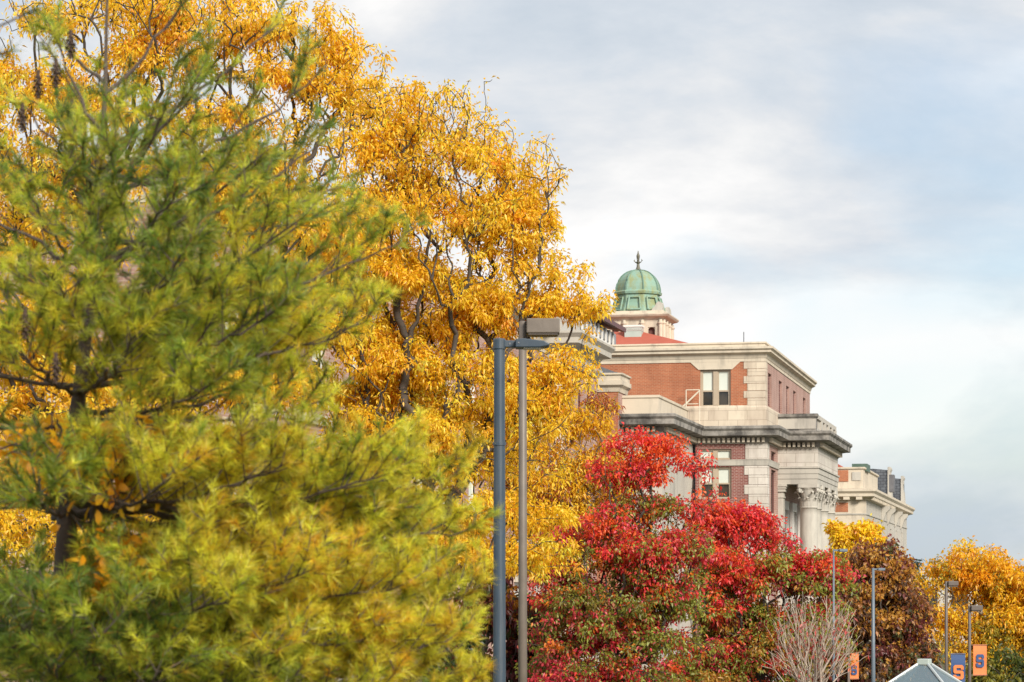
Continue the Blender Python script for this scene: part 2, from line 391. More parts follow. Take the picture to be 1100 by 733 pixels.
# stone plinth of the attic
L.part(MB().sweep([(ul, VB), (UB, VB), (UB, v_on_u(838, UB))], [(-0.25, ZB-0.1), (0.10, ZB-0.1), (0.10, ZS-0.14), (0.03, ZS), (-0.25, ZS)]), 'plinth', M['ashlar'])
# main cornice around block
LN = 153.5/1.0
VL = (153.5 + (-23.9)*S)/K; UL = u_on_v(711, VL)      # link corner
VP = v_on_u(835.5, UB+0.12)                            # portico near face
UP = u_on_v(878.5, VP); VPE = v_on_u(900, UP)          # portico corner and far end
P5 = [(u_on_v(655, VL), VL), (UL, VL), (UL, VB-0.12), (UB+0.12, VB-0.12), (UB+0.12, VP), (UP, VP), (UP, VPE), (UB, VPE)]
mc = [(-0.3, ZD0-0.35), (0.12, ZD0-0.35), (0.16, ZD0-0.05), (0.5, ZD0+0.02), (0.85, ZD0+0.06), (0.85, ZD0+0.36), (0.98, ZD0+0.5), (0.98, ZB-0.14), (0.9, ZB-0.1), (-0.3, ZB-0.1)]
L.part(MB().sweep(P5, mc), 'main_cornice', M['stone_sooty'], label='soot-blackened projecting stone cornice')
L.part(MB().sweep(P5, [(-0.3, ZD1-0.1), (0.05, ZD1-0.1), (0.05, ZD1), (0.1, ZD0-0.35), (-0.3, ZD0-0.35)]), 'bed_mould', M['stone_grey'])
def dentils(p, q, outn, step=0.32):
    d = Vector(q)-Vector(p); ln = d.length; d.normalize(); n = int(ln/step)
    for k in range(n):
        c = Vector(p)+d*(k+0.5)*step
        a = 0.085
        if abs(d.x) > 0.5: dn.box(c.x-a, c.x+a, c.y-0.36, c.y-0.09, ZD1-0.02, ZD0-0.06)
        else: dn.box(c.x+0.09, c.x+0.36, c.y-a, c.y+a, ZD1-0.02, ZD0-0.06)
for i in range(len(P5)-2):
    dn = MB(); dentils(P5[i], P5[i+1], None); L.part(dn, 'dentil_course', M['stone'])
# lower storeys of the block
vl, ulb = VB-0.12, UB+0.12
tz0, tz1 = fz(494), fz(482.5); sc0, sc1 = fz(500.5), fz(494.2); bw0, bw1 = fz(536), fz(502)
lx0, lx1 = fu(751), fu(786)
f = lambda h: h
low = MB(); floors = [(bw0-5.6, bw0-1.6)]
low.wall('v', vl, UL+0.2, ulb, 1.2, ZD1-0.1, [(lx0, lx1, tz0, tz1), (lx0, lx1, bw0, bw1), (lx0, lx1, 4.2, 7.2)])
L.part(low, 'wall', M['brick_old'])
L.window('v', vl, lx0, lx1, tz0, tz1, M['frame_tan'], 2, 0.99, mull=0.3, sash=False)
L.window('v', vl, lx0, lx1, bw0, bw1, M['frame_tan'], 2, 0.52, mull=0.3)
L.window('v', vl, lx0, lx1, 4.2, 7.2, M['frame_tan'], 2, 0.4, mull=0.3)
sv0, sv1 = v_on_u(827, ulb), v_on_u(831, ulb); sw0, sw1 = v_on_u(828.5, ulb), v_on_u(833.6, ulb)
ls = MB().wall('u', ulb, VB+0.9, VPE, 1.2, ZD1-0.1, [(sw0, sw1, fz(497), fz(483)), (sw0, sw1, fz(551), fz(503))])
L.part(ls, 'side_wall', M['brick_pink'])
L.window('u', ulb, sw0, sw1, fz(497), fz(483), M['shade'], 1, 0, sash=False)
L.window('u', ulb, sw0, sw1, fz(551), fz(503), M['shade'], 1, 0, sash=True)
L.part(MB().box(ulb-0.05, ulb+0.16, sw0-0.1, sw1+0.1, fz(553), fz(551)-0.01), 'sill', M['stone'])
q2 = MB(); zq = sc0; k = 0
q2.box(fu(801), ulb+0.05, vl-0.05, VB+0.9, sc1+0.02, ZD1-0.12)
while zq > 1.3:
    zb = max(zq-0.62, 1.25); q = fu(800) if k % 2 == 0 else fu(804.5)
    q2.box(q, ulb+0.05, vl-0.05, VB+0.9, zb+0.012, zq-0.012); zq = zb; k += 1
zq = sc0; k = 0
L.part(q2, 'quoin', M['ashlar_white']); q2 = MB()
while zq > 1.3:                                        # quoins at the inner corner, left of the window
    zb = max(zq-0.62, 1.25); q = fu(739) if k % 2 == 0 else fu(735)
    q2.box(fu(724), q, vl-0.05, vl+0.2, zb+0.012, zq-0.012); zq = zb; k += 1
L.part(q2, 'quoin', M['ashlar_white'])
L.part(MB().sweep([(UL, vl), (ulb, vl), (ulb, VP)], [(-0.2, sc0), (0.09, sc0), (0.13, sc1-0.1), (0.16, sc1), (-0.2, sc1)]), 'string_course', M['stone_grey'])
L.part(MB().sweep([(UL, vl), (ulb, vl), (ulb, VP)], [(-0.3, 0), (0.2, 0), (0.2, 1.1), (0.1, 1.2), (-0.3, 1.2)]), 'base_course', M['stone_grey'])
L.part(MB().box(UL-6, ulb-0.35, vl+0.35, VPE, 0, ZB-0.4), 'core', M['lead'])
# link toward the long wing: lower block with a parapet, and a small attic on it
lk = MB().wall('u', UL, VL, VB, 1.0, ZD1-0.1, []).wall('v', VL, u_on_v(655, VL), UL, 1.0, ZD1-0.1, [])
L.part(lk, 'link_wall', M['stone_grey'])
zp = zz(424, UL, VL)
par = MB().sweep([(u_on_v(655, VL), VL+0.25), (UL-0.25, VL+0.25), (UL-0.25, VB-0.4)], [(-0.3, ZB-0.12), (0, ZB-0.12), (0, zp-0.2), (0.07, zp-0.15), (0.07, zp), (-0.3, zp)])
L.part(par, 'terrace_parapet', M['stone'])
L.part(MB().box(u_on_v(655, VL), UL-0.3, VL+0.3, VB-0.1, ZB-0.4, ZB-0.2), 'terrace_roof', M['lead'])
VA = VL-1.2; UA = u_on_v(664, VA); za0, za1, za2 = zz(421, UA, VA), zz(409, UA, VA), zz(401, UA, VA)
am = MB().wall('v', VA, u_on_v(640, VA), UA, 1, za0, [])
L.part(am, 'attic_wall', M['brick'])
L.part(MB().wall('u', UA, VA, VB, 1, za0, []), 'attic_side_wall', M['brick_pink'])
PA = [(u_on_v(640, VA), VA), (UA, VA), (UA, v_on_u(673, UA))]
L.part(MB().sweep(PA, [(-0.3, za0), (0.06, za0), (0.12, za0+0.25), (0.3, za0+0.4), (0.3, za1), (0.2, za1+0.02), (0.2, za2-0.12), (0.3, za2-0.1), (0.3, za2), (-0.3, za2)]), 'attic_coping', M['stone'])
L.part(MB().box(u_on_v(640, VA), UA-0.1, VA+0.1, v_on_u(673, UA), za2, za2+0.08).prism([(UA-2.5, za2+0.08), (UA-0.1, za2+0.08), (UA-2.5, za2+1.0)], 'y', VA+2.0, VA+4.0), 'attic_roof', M['lead'])
# portico: entablature, parapet, columns, inner wall
ze0, ze1, ze2 = zz(520, UP, VP), zz(503, UP, VP), ZD1-0.1
ent = MB().sweep([(UB, VP), (UP, VP), (UP, VPE), (UB, VPE)], [(-1.1, ze1+0.12), (0.0, ze1+0.12), (0.0, ze2), (-1.1, ze2)])
L.part(ent, 'entablature', M['ashlar_white'])
arc = MB()
PP = [(UB, VP), (UP, VP), (UP, VPE), (UB, VPE)]
arc.sweep(PP, [(-1.1, ze1), (0.13, ze1), (0.13, ze1+0.11), (-1.1, ze1+0.11)])
arc.sweep(PP, [(-1.1, ze1-0.36), (0.06, ze1-0.36), (0.06, ze1-0.01), (-1.1, ze1-0.01)])
arc.sweep(PP, [(-1.1, ze1-0.70), (0.02, ze1-0.70), (0.02, ze1-0.37), (-1.1, ze1-0.37)])
arc.sweep(PP, [(-1.1, ze0), (-0.02, ze0), (-0.02, ze1-0.71), (-1.1, ze1-0.71)])
L.part(arc, 'architrave', M['stone_grey'])
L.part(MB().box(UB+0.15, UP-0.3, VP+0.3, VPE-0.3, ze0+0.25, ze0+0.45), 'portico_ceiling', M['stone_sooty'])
L.part(MB().box(UB+0.15, UP-0.3, VP+0.3, VPE-0.3, ZB-0.5, ZB-0.3), 'portico_roof', M['lead'])
zr = zz(444, UP, VP)
pp = MB(); pp.sweep([(UB, VP+0.3), (UP-0.15, VP+0.3), (UP-0.15, VP+1.0)], [(-0.4, ZB-0.12), (0, ZB-0.12), (0, zr-0.25), (0.1, zr-0.2), (0.1, zr), (-0.4, zr)])
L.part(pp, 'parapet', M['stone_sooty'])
L.part(MB().box(UB, UP-0.155, VP+0.26, VP+0.4, ZB+0.1, zr-0.35), 'parapet_panel', M['stone_grey'])
bal = MB(); nb = 5
bal.box(UP-0.5, UP-0.1, VP+1.0, VPE, zr-0.3, zr-0.02).box(UP-0.5, UP-0.15, VP+1.0, VPE, ZB-0.12, ZB+0.2)
for k in range(nb):
    vv = VP+1.0+(VPE-VP-1.9)*(k+1)/nb; bal.box(UP-0.52, UP-0.08, vv, vv+0.9, ZB+0.2, zr-0.3)
    for j in range(6):
        b = vv-(VPE-VP-1.9)/nb+1.2+j*0.35
        if b < vv-0.1: bal.box(UP-0.4, UP-0.22, b, b+0.16, ZB+0.2, zr-0.3)
L.part(bal, 'balustrade', M['stone_grey'])
def column(uc, vc, r, z0, z1, parent):
    sh = MB(); hcap = 1.5
    zc = z1-hcap
    sh.box(uc-r*1.35, uc+r*1.35, vc-r*1.35, vc+r*1.35, z0, z0+0.25)
    sh.lathe([(r*1.3, z0+0.25), (r*1.32, z0+0.4), (r*1.15, z0+0.5), (r*1.2, z0+0.62), (r, z0+0.7), (r, z0+2.5), (r*0.93, zc-0.5), (r*0.88, zc-0.12), (r*0.98, zc-0.08), (r*0.98, zc), (r*0.86, zc)], uc, vc, 28)
    col = L.part(sh, 'column', M['stone_grey'], smooth=False)
    for p in col.data.polygons:
        p.use_smooth = abs(p.normal.z) < 0.3 and len(p.vertices) == 4
    cp = MB()
    cp.lathe([(r*0.86, zc), (r*0.86, zc+0.7), (r*1.0, zc+1.1), (r*1.15, zc+1.26)], uc, vc, 20)
    for row, (zz0, hh, oo, ww, ph) in enumerate(((zc, 0.62, 0.24, 0.30, 0), (zc, 1.02, 0.34, 0.26, math.pi/8))):
        for k in range(8):
            t = ph+k*math.pi/4; d = Vector((math.cos(t), math.sin(t))); e = Vector((-d.y, d.x)); vs = []
            for (f_, o_, w_) in ((0, 0.02, .5), (0.55, 0.05, .55), (0.85, oo*0.6, .5), (1.0, oo, .35), (0.88, oo+0.1, .12)):
                for sgn in (-1, 0, 1):
                    rad = r*0.87+o_+(0.03 if sgn == 0 else 0)
                    q = d*rad + e*(sgn*ww*w_); vs.append((uc+q.x, vc+q.y, zz0+hh*f_))
            fs = []
            for i in range(4):
                for j in range(2): fs.append((i*3+j, i*3+j+1, (i+1)*3+j+1, (i+1)*3+j))
            cp.add(vs, fs)
    for k in range(4):
        t = math.pi/4+k*math.pi/2; d = Vector((math.cos(t), math.sin(t)))
        c = Vector((uc, vc))+d*(r*1.28)
        e = Vector((-d.y, d.x))*0.1
        cp.tube([(c.x-e.x, c.y-e.y, zc+1.10), (c.x+e.x, c.y+e.y, zc+1.10)], 0.17, 10)
        cp.tube([(uc+d.x*r*.8, vc+d.y*r*.8, zc+0.7), (uc+d.x*r*1.0, vc+d.y*r*1.0, zc+1.05), (c.x, c.y, zc+1.24)], [0.06, 0.07, 0.06], 6)
    ab = []; R1 = r*1.55
    for k in range(4):
        t = math.pi/4+k*math.pi/2
        for dt, rr in ((-0.07, R1), (0.07, R1), (math.pi/4, r*1.12)):
            ab.append((uc+rr*math.cos(t+dt), vc+rr*math.sin(t+dt)))
    cp.prism(ab, 'z', z1-0.24, z1-0.005)
    L.part(cp, 'capital', M['stone_grey'], col)
    return col
cr = 0.62
for px_r in (879, 885.6, 892.8, 899.6):
    column(UP-cr-0.05, v_on_u(px_r-0.5, UP)-cr if px_r > 880 else VP+cr+0.1, cr, 1.5, ze0, None)
L.part(MB().box(UB+0.12, UP+0.9, VP-0.6, VPE+0.6, 0, 1.49), 'portico_floor', M['stone_grey'])
# pilaster on the wall by the portico, and the shaded inner wall with tall windows
pil = MB().box(ulb, ulb+0.35, VP+0.1, VP+1.2, 1.5, ze0-0.9)
for k, (o_, h0, h1) in enumerate(((0.06, -0.9, -0.8), (0.02, -0.8, -0.5), (0.14, -0.5, -0.3), (0.2, -0.3, -0.16), (0.26, -0.16, -0.005))):
    pil.box(ulb, ulb+0.35+o_, VP+0.1-o_, VP+1.2+o_, ze0+h0, ze0+h1)
L.part(pil, 'pilaster', M['stone_grey'])
inw = MB()
for k in range(3):
    v0 = VP+2.2+k*5.2
    L.part(MB().box(ulb+0.02, ulb+0.22, v0, v0+0.35, 1.5, ze0-1).box(ulb+0.02, ulb+0.22, v0+2.6, v0+2.95, 1.5, ze0-1).box(ulb+0.02, ulb+0.22, v0+0.35, v0+2.6, ze0-1.6, ze0-1).box(ulb+0.02, ulb+0.16, v0+1.4, v0+1.55, 1.5, ze0-1.6), 'door_surround', M['frame_white'])
    L.part(MB().box(ulb+0.01, ulb+0.05, v0+0.35, v0+1.4, 1.5, ze0-1.6).box(ulb+0.01, ulb+0.05, v0+1.55, v0+2.6, 1.5, ze0-1.6), 'door_glazing', M['glass'])

# rail on the terrace, and the mast on the roof (things of their own)
def bpt(px, py, v): u = u_on_v(px, v); return Vector((u, v, zz(py, u, v)))
vr = VB-0.75
rb = thing('roof_rail', 'thin cream pipe railing with a diagonal brace on the ledge below the attic window', 'railing', world(*bpt(744, 457, vr)[:2], ZB-0.1), -AN)
o_r = (bpt(744, 457, vr).x, vr, ZB-0.1)
def rail(p, q, r=0.032): return MB().tube([p, q], r, 6)
zt = zz(419, fu(745), vr)
ua, ub_, ud = u_on_v(737, vr), u_on_v(751.5, vr), u_on_v(726, vr)
for a in (ua, ub_): rail((a, vr, ZB-0.1), (a, vr, zt)).build('post', M['cream_paint'], rb, o_r)
rail((ua, vr, zt), (ub_, vr, zt)).build('top_rail', M['cream_paint'], rb, o_r)
rail((ua, vr+0.1, zt-0.9), (ub_, vr+0.1, zt-0.9)).build('mid_rail', M['cream_paint'], rb, o_r)
rail((ud, vr+0.05, zz(444, ud, vr)), (ub_, vr+0.05, zt-0.05), 0.055).build('brace', M['cream_paint'], rb, o_r)
um = u_on_v(799, VB+6); zm = ZC+0.5
mast = MB().lathe([(0.12, zm), (0.12, zm+0.2), (0.035, zm+0.22), (0.03, zz(357, um, VB+6)), (0.0, zz(356.5, um, VB+6))], 0, 0, 8).build('roof_mast', M['lead'])
mast.location = world(um, VB+6); tag(mast, 'thin dark mast standing on the flat roof above the brick attic', 'mast')

# ---- the long brick hall on the left, seen through the trees
VPv = (150.0 + (-27.1)*S)/K; UW = -27.1
v_pc = v_on_u(610, UW); v_pe = v_on_u(641, UW)
Hh = Bld('brick_hall', 'long pinkish brick hall with stone trim behind the yellow trees', 'building', UW, v_pc)
ztp = zz(357, UW, v_pc); zlow = zz(393, UW, v_pc)
wins = [(v_on_u(a, UW), v_on_u(b, UW), zz(452, UW, v_pc), zlow-0.2) for a, b in ((612, 616.5), (621, 626), (630.5, 635))]
pv = MB().wall('u', UW, v_pc+0.01, v_pe, 2.4, zlow, wins + [(a, b, 6.0, 10.0) for a, b, _, _ in wins])
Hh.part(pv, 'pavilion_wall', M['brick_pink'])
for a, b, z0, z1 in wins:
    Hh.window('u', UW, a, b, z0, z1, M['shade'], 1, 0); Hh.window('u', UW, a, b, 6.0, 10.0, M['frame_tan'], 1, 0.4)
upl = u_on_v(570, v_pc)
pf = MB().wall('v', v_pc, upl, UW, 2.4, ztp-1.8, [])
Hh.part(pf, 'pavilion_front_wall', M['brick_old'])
qs = MB(); zq = ztp-1.9; k = 0
while zq > 2.5:
    q = u_on_v(592 if k % 2 else 597, v_pc); qs.box(q, UW-0.05, v_pc-0.12, v_pc+0.2, zq-0.82, zq-0.05); zq -= 0.85; k += 1
Hh.part(qs, 'quoin', M['stone'])
PV = [(upl, v_pc), (UW, v_pc), (UW, v_pe), (upl, v_pe)]
Hh.part(MB().sweep(PV, [(-0.4, zlow), (0.1, zlow), (0.3, zlow+0.3), (0.3, zlow+0.45), (0.08, zlow+0.5), (0.08, ztp-1.0), (-0.4, ztp-1.0)]), 'frieze', M['stone_grey'])
Hh.part(MB().sweep(PV, [(-0.4, ztp-1.0), (0.12, ztp-1.0), (0.3, ztp-0.75), (0.75, ztp-0.65), (0.75, ztp-0.35), (0.95, ztp-0.12), (0.95, ztp), (-0.4, ztp)]), 'cornice', M['stone_grey'])
Hh.part(MB().box(upl, UW-0.4, v_pc+0.4, v_pe-0.05, 0, ztp+0.1), 'core', M['lead'])
UW2 = UW-1.2; v0w = v_on_u(215, UW2)
ztw = zz(272, UW2, v_on_u(432, UW2))
bays = []; vv = v0w+2.5
while vv+2.6 < v_pc: bays.append(vv); vv += 5.2
hol = [(b, b+1.9, z0, z1) for b in bays for z0, z1 in ((3.2, 6.2), (8.0, 11.4), (13.2, 16.0))]
ww = MB().wall('u', UW2, v0w, v_pc+0.2, 2.4, ztw-1.6, hol)
ww.wall('v', v0w, UW2-16, UW2, 2.4, ztw-1.6, [])
Hh.part(ww, 'wall', M['brick_pink'])
for h in hol: Hh.window('u', UW2, *h, M['frame_white'], 1, 0.45)
tr = MB()
for z0, z1, o_ in ((7.0, 7.5, 0.12), (12.2, 12.6, 0.1)):
    tr.sweep([(UW2-16, v0w), (UW2, v0w), (UW2, v_pc)], [(-0.2, z0), (o_, z0), (o_, z1), (-0.2, z1)])
for h in hol:
    tr.box(UW2-0.1, UW2+0.08, h[0]-0.2, h[1]+0.2, h[3]+0.02, h[3]+0.4)
    tr.box(UW2-0.1, UW2+0.12, h[0]-0.15, h[1]+0.15, h[2]-0.25, h[2]-0.02)
Hh.part(tr, 'stone_trim', M['stone'])
Hh.part(MB().sweep([(UW2-16, v0w), (UW2, v0w), (UW2, v_pc)], [(-0.4, ztw-1.6), (0.05, ztw-1.6), (0.05, ztw-0.8), (0.35, ztw-0.6), (0.35, ztw-0.4), (0.8, ztw-0.3), (0.8, ztw), (-0.4, ztw)]), 'cornice', M['stone'])
bs = MB().sweep([(UW2-16, v0w), (UW2, v0w), (UW2, v_pc), (UW, v_pc), (UW, v_pe)], [(-0.3, 0), (0.18, 0), (0.18, 2.3), (0.05, 2.4), (-0.3, 2.4)])
for b in bays: bs.box(UW2+0.18, UW2+0.5, b-1.7, b-0.5, 0, 2.1)
Hh.part(bs, 'stone_base', M['ashlar_white'])
Hh.part(MB().box(UW2-15.5, UW2-0.4, v0w+0.4, v_pc+0.3, 0, ztw-0.3), 'core', M['lead'])

# ---- domed building far behind
YD = 240.0
def far(px, py, Y=YD): p = at(px, py, Y); return p.x*K-p.y*S, p.x*S+p.y*K, p.z
du, dv, _ = far(685.5, 340); sc = YD/F
zb = lambda py: HC+(HY-py)*sc
D = Bld('domed_hall', 'distant hall with a green copper dome on a cream stone lantern above red tiles', 'building', du, dv)
ph8 = math.pi/8
R = 23.2*sc/math.cos(ph8)*0.97
prof = []
for k in range(9):
    a = k/8*math.radians(84); prof.append((R*math.cos(a)**0.9, zb(314)+(zb(290.5)-zb(314))*math.sin(a)))
Dm = D.part(MB().lathe(prof, du, dv, 8, ph8), 'dome', M['copper'])
rib = MB()
for k in range(8):
    t = ph8+k*math.pi/4
    rib.tube([(du+(r+0.02)*math.cos(t), dv+(r+0.02)*math.sin(t), z) for r, z in prof], 0.075, 5)
D.part(rib, 'rib', M['copper_rib'], Dm)
D.part(MB().lathe([(R*0.98, zb(318)), (R*1.06, zb(317.6)), (R*1.09, zb(315.2)), (R*1.03, zb(313.6)), (R*0.9, zb(313.4))], du, dv, 8, ph8), 'ring', M['copper'])
D.part(MB().lathe([(R*1.20, zb(338)), (R*1.14, zb(334)), (R*1.02, zb(327)), (R*0.97, zb(318))], du, dv, 8, ph8), 'skirt', M['copper'])
pan = MB()
for k in range(8):
    t = k*math.pi/4; d = Vector((math.cos(t), math.sin(t))); e = Vector((-d.y, d.x)); r0 = R*math.cos(ph8)
    for (hw, z0, z1, o0, o1) in ((0.62, 335, 321.5, 1.24, 1.06),):
        P = []
        for hs, py, oo in ((-1, z0, o0), (1, z0, o0), (1, z1, o1), (-1, z1, o1)):
            q = d*(r0*oo) + e*(hs*hw*(1 if py == z0 else 0.8)); P.append((du+q.x, dv+q.y, zb(py)))
        for i in range(4):
            a, b = P[i], P[(i+1) % 4]; pan.tube([a, b], 0.085, 5)
D.part(pan, 'dormer_frame', M['copper'])
fin = MB().lathe([(0.30, zb(292)), (0.34, zb(290.5)), (0.22, zb(289)), (0.16, zb(287)), (0.12, zb(284)), (0.2, zb(282.5)), (0.1, zb(281)), (0.15, zb(277)), (0.17, zb(275)), (0.08, zb(272.5)), (0.02, zb(269.5))], du, dv, 10)
for sg in (-1, 1):
    fin.tube([(du, dv, zb(281.5)), (du+sg*0.25, dv, zb(282)), (du+sg*0.38, dv, zb(280)), (du+sg*0.3, dv, zb(278.5))], [0.06, 0.06, 0.06, 0.02], 6)
    fin.tube([(du, dv, zb(281.5)), (du, dv+sg*0.25, zb(282)), (du, dv+sg*0.38, zb(280)), (du, dv+sg*0.3, zb(278.5))], [0.06, 0.06, 0.06, 0.02], 6)
D.part(fin, 'finial', M['finial'])
hl = 31.5*sc
def sq(r, z0, z1): return MB().box(du-r, du+r, dv-r, dv+r, z0, z1)
LP = [(du-hl, dv-hl), (du+hl, dv-hl), (du+hl, dv+hl), (du-hl, dv+hl), (du-hl, dv-hl)]
D.part(MB().sweep(LP, [(-0.5, zb(347)), (0.06, zb(347)), (0.14, zb(345.5)), (0.5, zb(344)), (0.62, zb(342.2)), (0.62, zb(341)), (0.12, zb(340.6)), (0.1, zb(337.4)), (-0.5, zb(337.4))]), 'cornice', M['stone'])
D.part(sq(hl-0.3, zb(338.2), zb(337.6)), 'lantern_roof', M['copper'])
hol = []
for c in (-0.62, 0, 0.62): hol.append((c*hl-0.33, c*hl+0.33, zb(364), zb(355)))
lw = MB()
lw.wall('v', dv-hl, du-hl, du+hl, zb(378), zb(347), [(du+a, du+b, z0, z1) for a, b, z0, z1 in hol], 0.35)
lw.wall('u', du+hl, dv-hl, dv+hl, zb(378), zb(347), [(dv+a, dv+b, z0, z1) for a, b, z0, z1 in hol], 0.35)
lw.box(du-hl, du-hl+0.3, dv-hl+0.01, dv+hl, zb(378), zb(347)).box(du-hl+0.31, du+hl-0.01, dv+hl-0.3, dv+hl, zb(378), zb(347))
D.part(lw, 'lantern', M['stone'])
D.part(sq(hl-0.4, zb(378), zb(348)), 'lantern_core', M['shade'])
for a, b, z0, z1 in hol:
    for pl in 'vu':
        am = MB(); cc0 = (a+b)/2; pts = [(0.33*math.cos(t), z1-0.33+0.33*math.sin(t)) for t in np.linspace(0, math.pi, 9)]
        o_ = du if pl == 'v' else dv
        for i in range(8):
            (x0, y0), (x1, y1) = pts[i], pts[i+1]
            q = [(cc0+x0, y0), (cc0+x1, y1), (cc0+x1, z1), (cc0+x0, z1)]
            am.add([((o_+x, dv-hl+0.1, z) if pl == 'v' else (du+hl-0.1, o_+x, z)) for x, z in q], [(0, 1, 2, 3)])
        D.part(am, 'arch', M['stone'])
for c in (-0.93, -0.31, 0.31, 0.93):
    for pl in 'vu':
        x, y = (du+c*hl, dv-hl-0.08) if pl == 'v' else (du+hl+0.08, dv+c*hl)
        D.part(MB().lathe([(0.2, zb(375)), (0.17, zb(352.5)), (0.26, zb(351)), (0.26, zb(350)), (0.17, zb(349.9)), (0.17, zb(347.2))], x, y, 10), 'pier', M['stone'])
for sx in (-1, 1):
    for sy in (-1, 1):
        for ax in (0, 1):
            poly = [(-0.75, 0), (0.55, 0), (0.6, 0.35), (0.55, 0.8), (0.35, 1.02), (0.08, 1.06), (-0.12, 0.9), (-0.28, 0.55), (-0.55, 0.3)]
            if ax == 0: D.part(MB().prism([(du+sx*(hl-0.5+p*0.8), zb(337.6)+q*0.8) for p, q in poly], 'y', dv+sy*(hl-0.45), dv+sy*(hl-0.1)), 'scroll_ornament', M['stone_grey'])
            else: D.part(MB().prism([(dv+sy*(hl-1.0+p*0.6), zb(337.6)+q*0.75) for p, q in poly], 'x', du+sx*(hl-0.42), du+sx*(hl-0.08)), 'scroll_ornament', M['stone_grey'])
# body and red hip roof in front of the lantern
ru0, ru1 = du-10, du+7.4; rv0, rv1 = dv-8.5, dv+14
ze = HC+(HY-372)*(rv0*K-du*S)/F
D.part(MB().box(ru0+0.4, ru1-0.4, rv0+0.4, rv1-0.4, 0, ze-0.2), 'wall', M['brick'])
zk = HC+(HY-358)*(YD-4.2)/F
D.part(MB().add([(ru0, rv0, ze-0.2), (ru1, rv0, ze-0.2), (ru1, rv1, ze-0.2), (ru0, rv1, ze-0.2), (ru0+4, dv-4.2, zk+0.15), (du+0.9, dv-4.2, zk+0.15)],
                [(0, 1, 5, 4), (1, 2, 5), (2, 3, 4, 5), (3, 0, 4), (3, 2, 1, 0)]), 'roof', M['tile_red'])
ul_, vl_, _ = far(681, 365, YD-5)
zv = HC+(HY-366)*(YD-5)/F; k_ = (YD-5)/F
vent = D.part(MB().box(ul_-9*k_, ul_+9*k_, vl_-0.6, vl_+0.8, zv-0.6, zv+14*k_), 'roof_vent', M['vent'])
vc_ = MB().box(ul_-10*k_, ul_+10*k_, vl_-0.7, vl_+0.9, zv+14*k_, zv+16*k_).box(ul_-12*k_, ul_+12*k_, vl_-0.8, vl_+1, zv-0.75, zv+0.12)
for j in range(3): vc_.box(ul_-9.4*k_, ul_+9.4*k_, vl_-0.66, vl_+0.86, zv+(10.2+j*1.3)*k_, zv+(10.7+j*1.3)*k_)
D.part(vc_, 'vent_cap', M['frame_white'], vent)

# ---- clerestory hall between the trees and the dome (maroon eave over a window band)
Yc_ = 205.0
c0 = far(666, 357, Yc_); uc_ = c0[0]
vst = v_on_u(628, uc_)
zc_ = c0[2]
G = Bld('clerestory_hall', 'low hall with a maroon metal eave over a band of small white windows', 'building', uc_, vst)
G.part(MB().box(uc_-12, uc_-0.3, vst, c0[1]-0.5, 0, zc_-0.3), 'wall', M['concrete'])
G.part(MB().prism([(uc_-12, zc_+2.6), (uc_+0.5, zc_-0.05), (uc_+0.5, zc_+0.3), (uc_-12, zc_+3)], 'y', vst-0.5, c0[1]), 'eave', mottled('maroon_metal', (0.12, 0.035, 0.035), (0.09, 0.03, 0.03), 1, 0.5))
band = MB(); pn = MB(); nv = 9; stp = (c0[1]-0.6-vst)/nv
for k in range(nv):
    pn.box(uc_-0.25, uc_-0.2, vst+k*stp+0.25, vst+(k+1)*stp-0.1, zc_-1.15, zc_-0.25)
    band.box(uc_-0.25, uc_-0.12, vst+k*stp-0.1, vst+k*stp+0.25, zc_-1.3, zc_-0.2)
band.box(uc_-0.25, uc_-0.1, vst, c0[1]-0.5, zc_-1.5, zc_-1.3)
wb = G.part(band, 'window', M['frame_white']); G.part(pn, 'pane', M['glass'], wb)

# ---- mansard building far right
YM = 235.0
mu, mv, _ = far(930.5, 540, YM)
def mz(py): return HC+(HY-py)*YM/F
def mfu(px): return u_on_v(px, mv)
def mvu(px): return v_on_u(px, mu)
Mn = Bld('mansard_hall', 'far stone hall with slate mansard dormers and deep bracketed cornice', 'building', mu, mv)
uL, vE = mfu(880), mvu(974)
mwin = [(mvu(x)-0.8, mvu(x)+0.8, mz(596), mz(560)) for x in (944, 950.5, 957, 963, 969)]
Mn.part(MB().wall('v', mv, uL, mu, 0.5, mz(537), []), 'wall', M['stone'])
Mn.part(MB().wall('u', mu, mv, vE, 0.5, mz(537), mwin), 'side_wall', M['stone_grey'])
for h in mwin: Mn.window('u', mu, *h, M['shade'], 1, 0, sash=True)
Mn.part(MB().box(uL, mu-0.4, mv+0.4, vE-0.1, 0, mz(519)), 'core', M['lead'])
Mn.part(MB().box(mfu(897), mfu(911), mv-0.03, mv+0.1, mz(550), mz(540)), 'brick_panel', M['brick'])
Mn.part(MB().box(mfu(897), mfu(911), mv-0.03+0.25, mv+0.4, mz(517), mz(505)), 'brick_panel', M['brick'])
PM = [(uL, mv), (mu, mv), (mu, vE)]
Mn.part(MB().sweep(PM, [(-0.4, mz(537.5)), (0.1, mz(537.5)), (0.2, mz(535)), (0.75, mz(533.5)), (0.75, mz(530.5)), (0.95, mz(528)), (0.95, mz(525.5)), (-0.4, mz(524.5))]), 'cornice', M['stone'])
Mn.part(MB().sweep(PM, [(-0.2, mz(553)), (0.08, mz(553)), (0.08, mz(551.5)), (-0.2, mz(551.5))]), 'string_course', M['stone_grey'])
for k in range(9):
    x = mu-0.6-k*1.15; Mn.part(MB().box(x-0.28, x+0.28, mv-0.7, mv-0.1, mz(537), mz(533.6)), 'modillion', M['stone'])
for k in range(16):
    y = mv+0.8+k*1.9
    if y < vE: Mn.part(MB().box(mu+0.1, mu+0.7, y-0.28, y+0.28, mz(537), mz(533.6)), 'modillion', M['stone'])
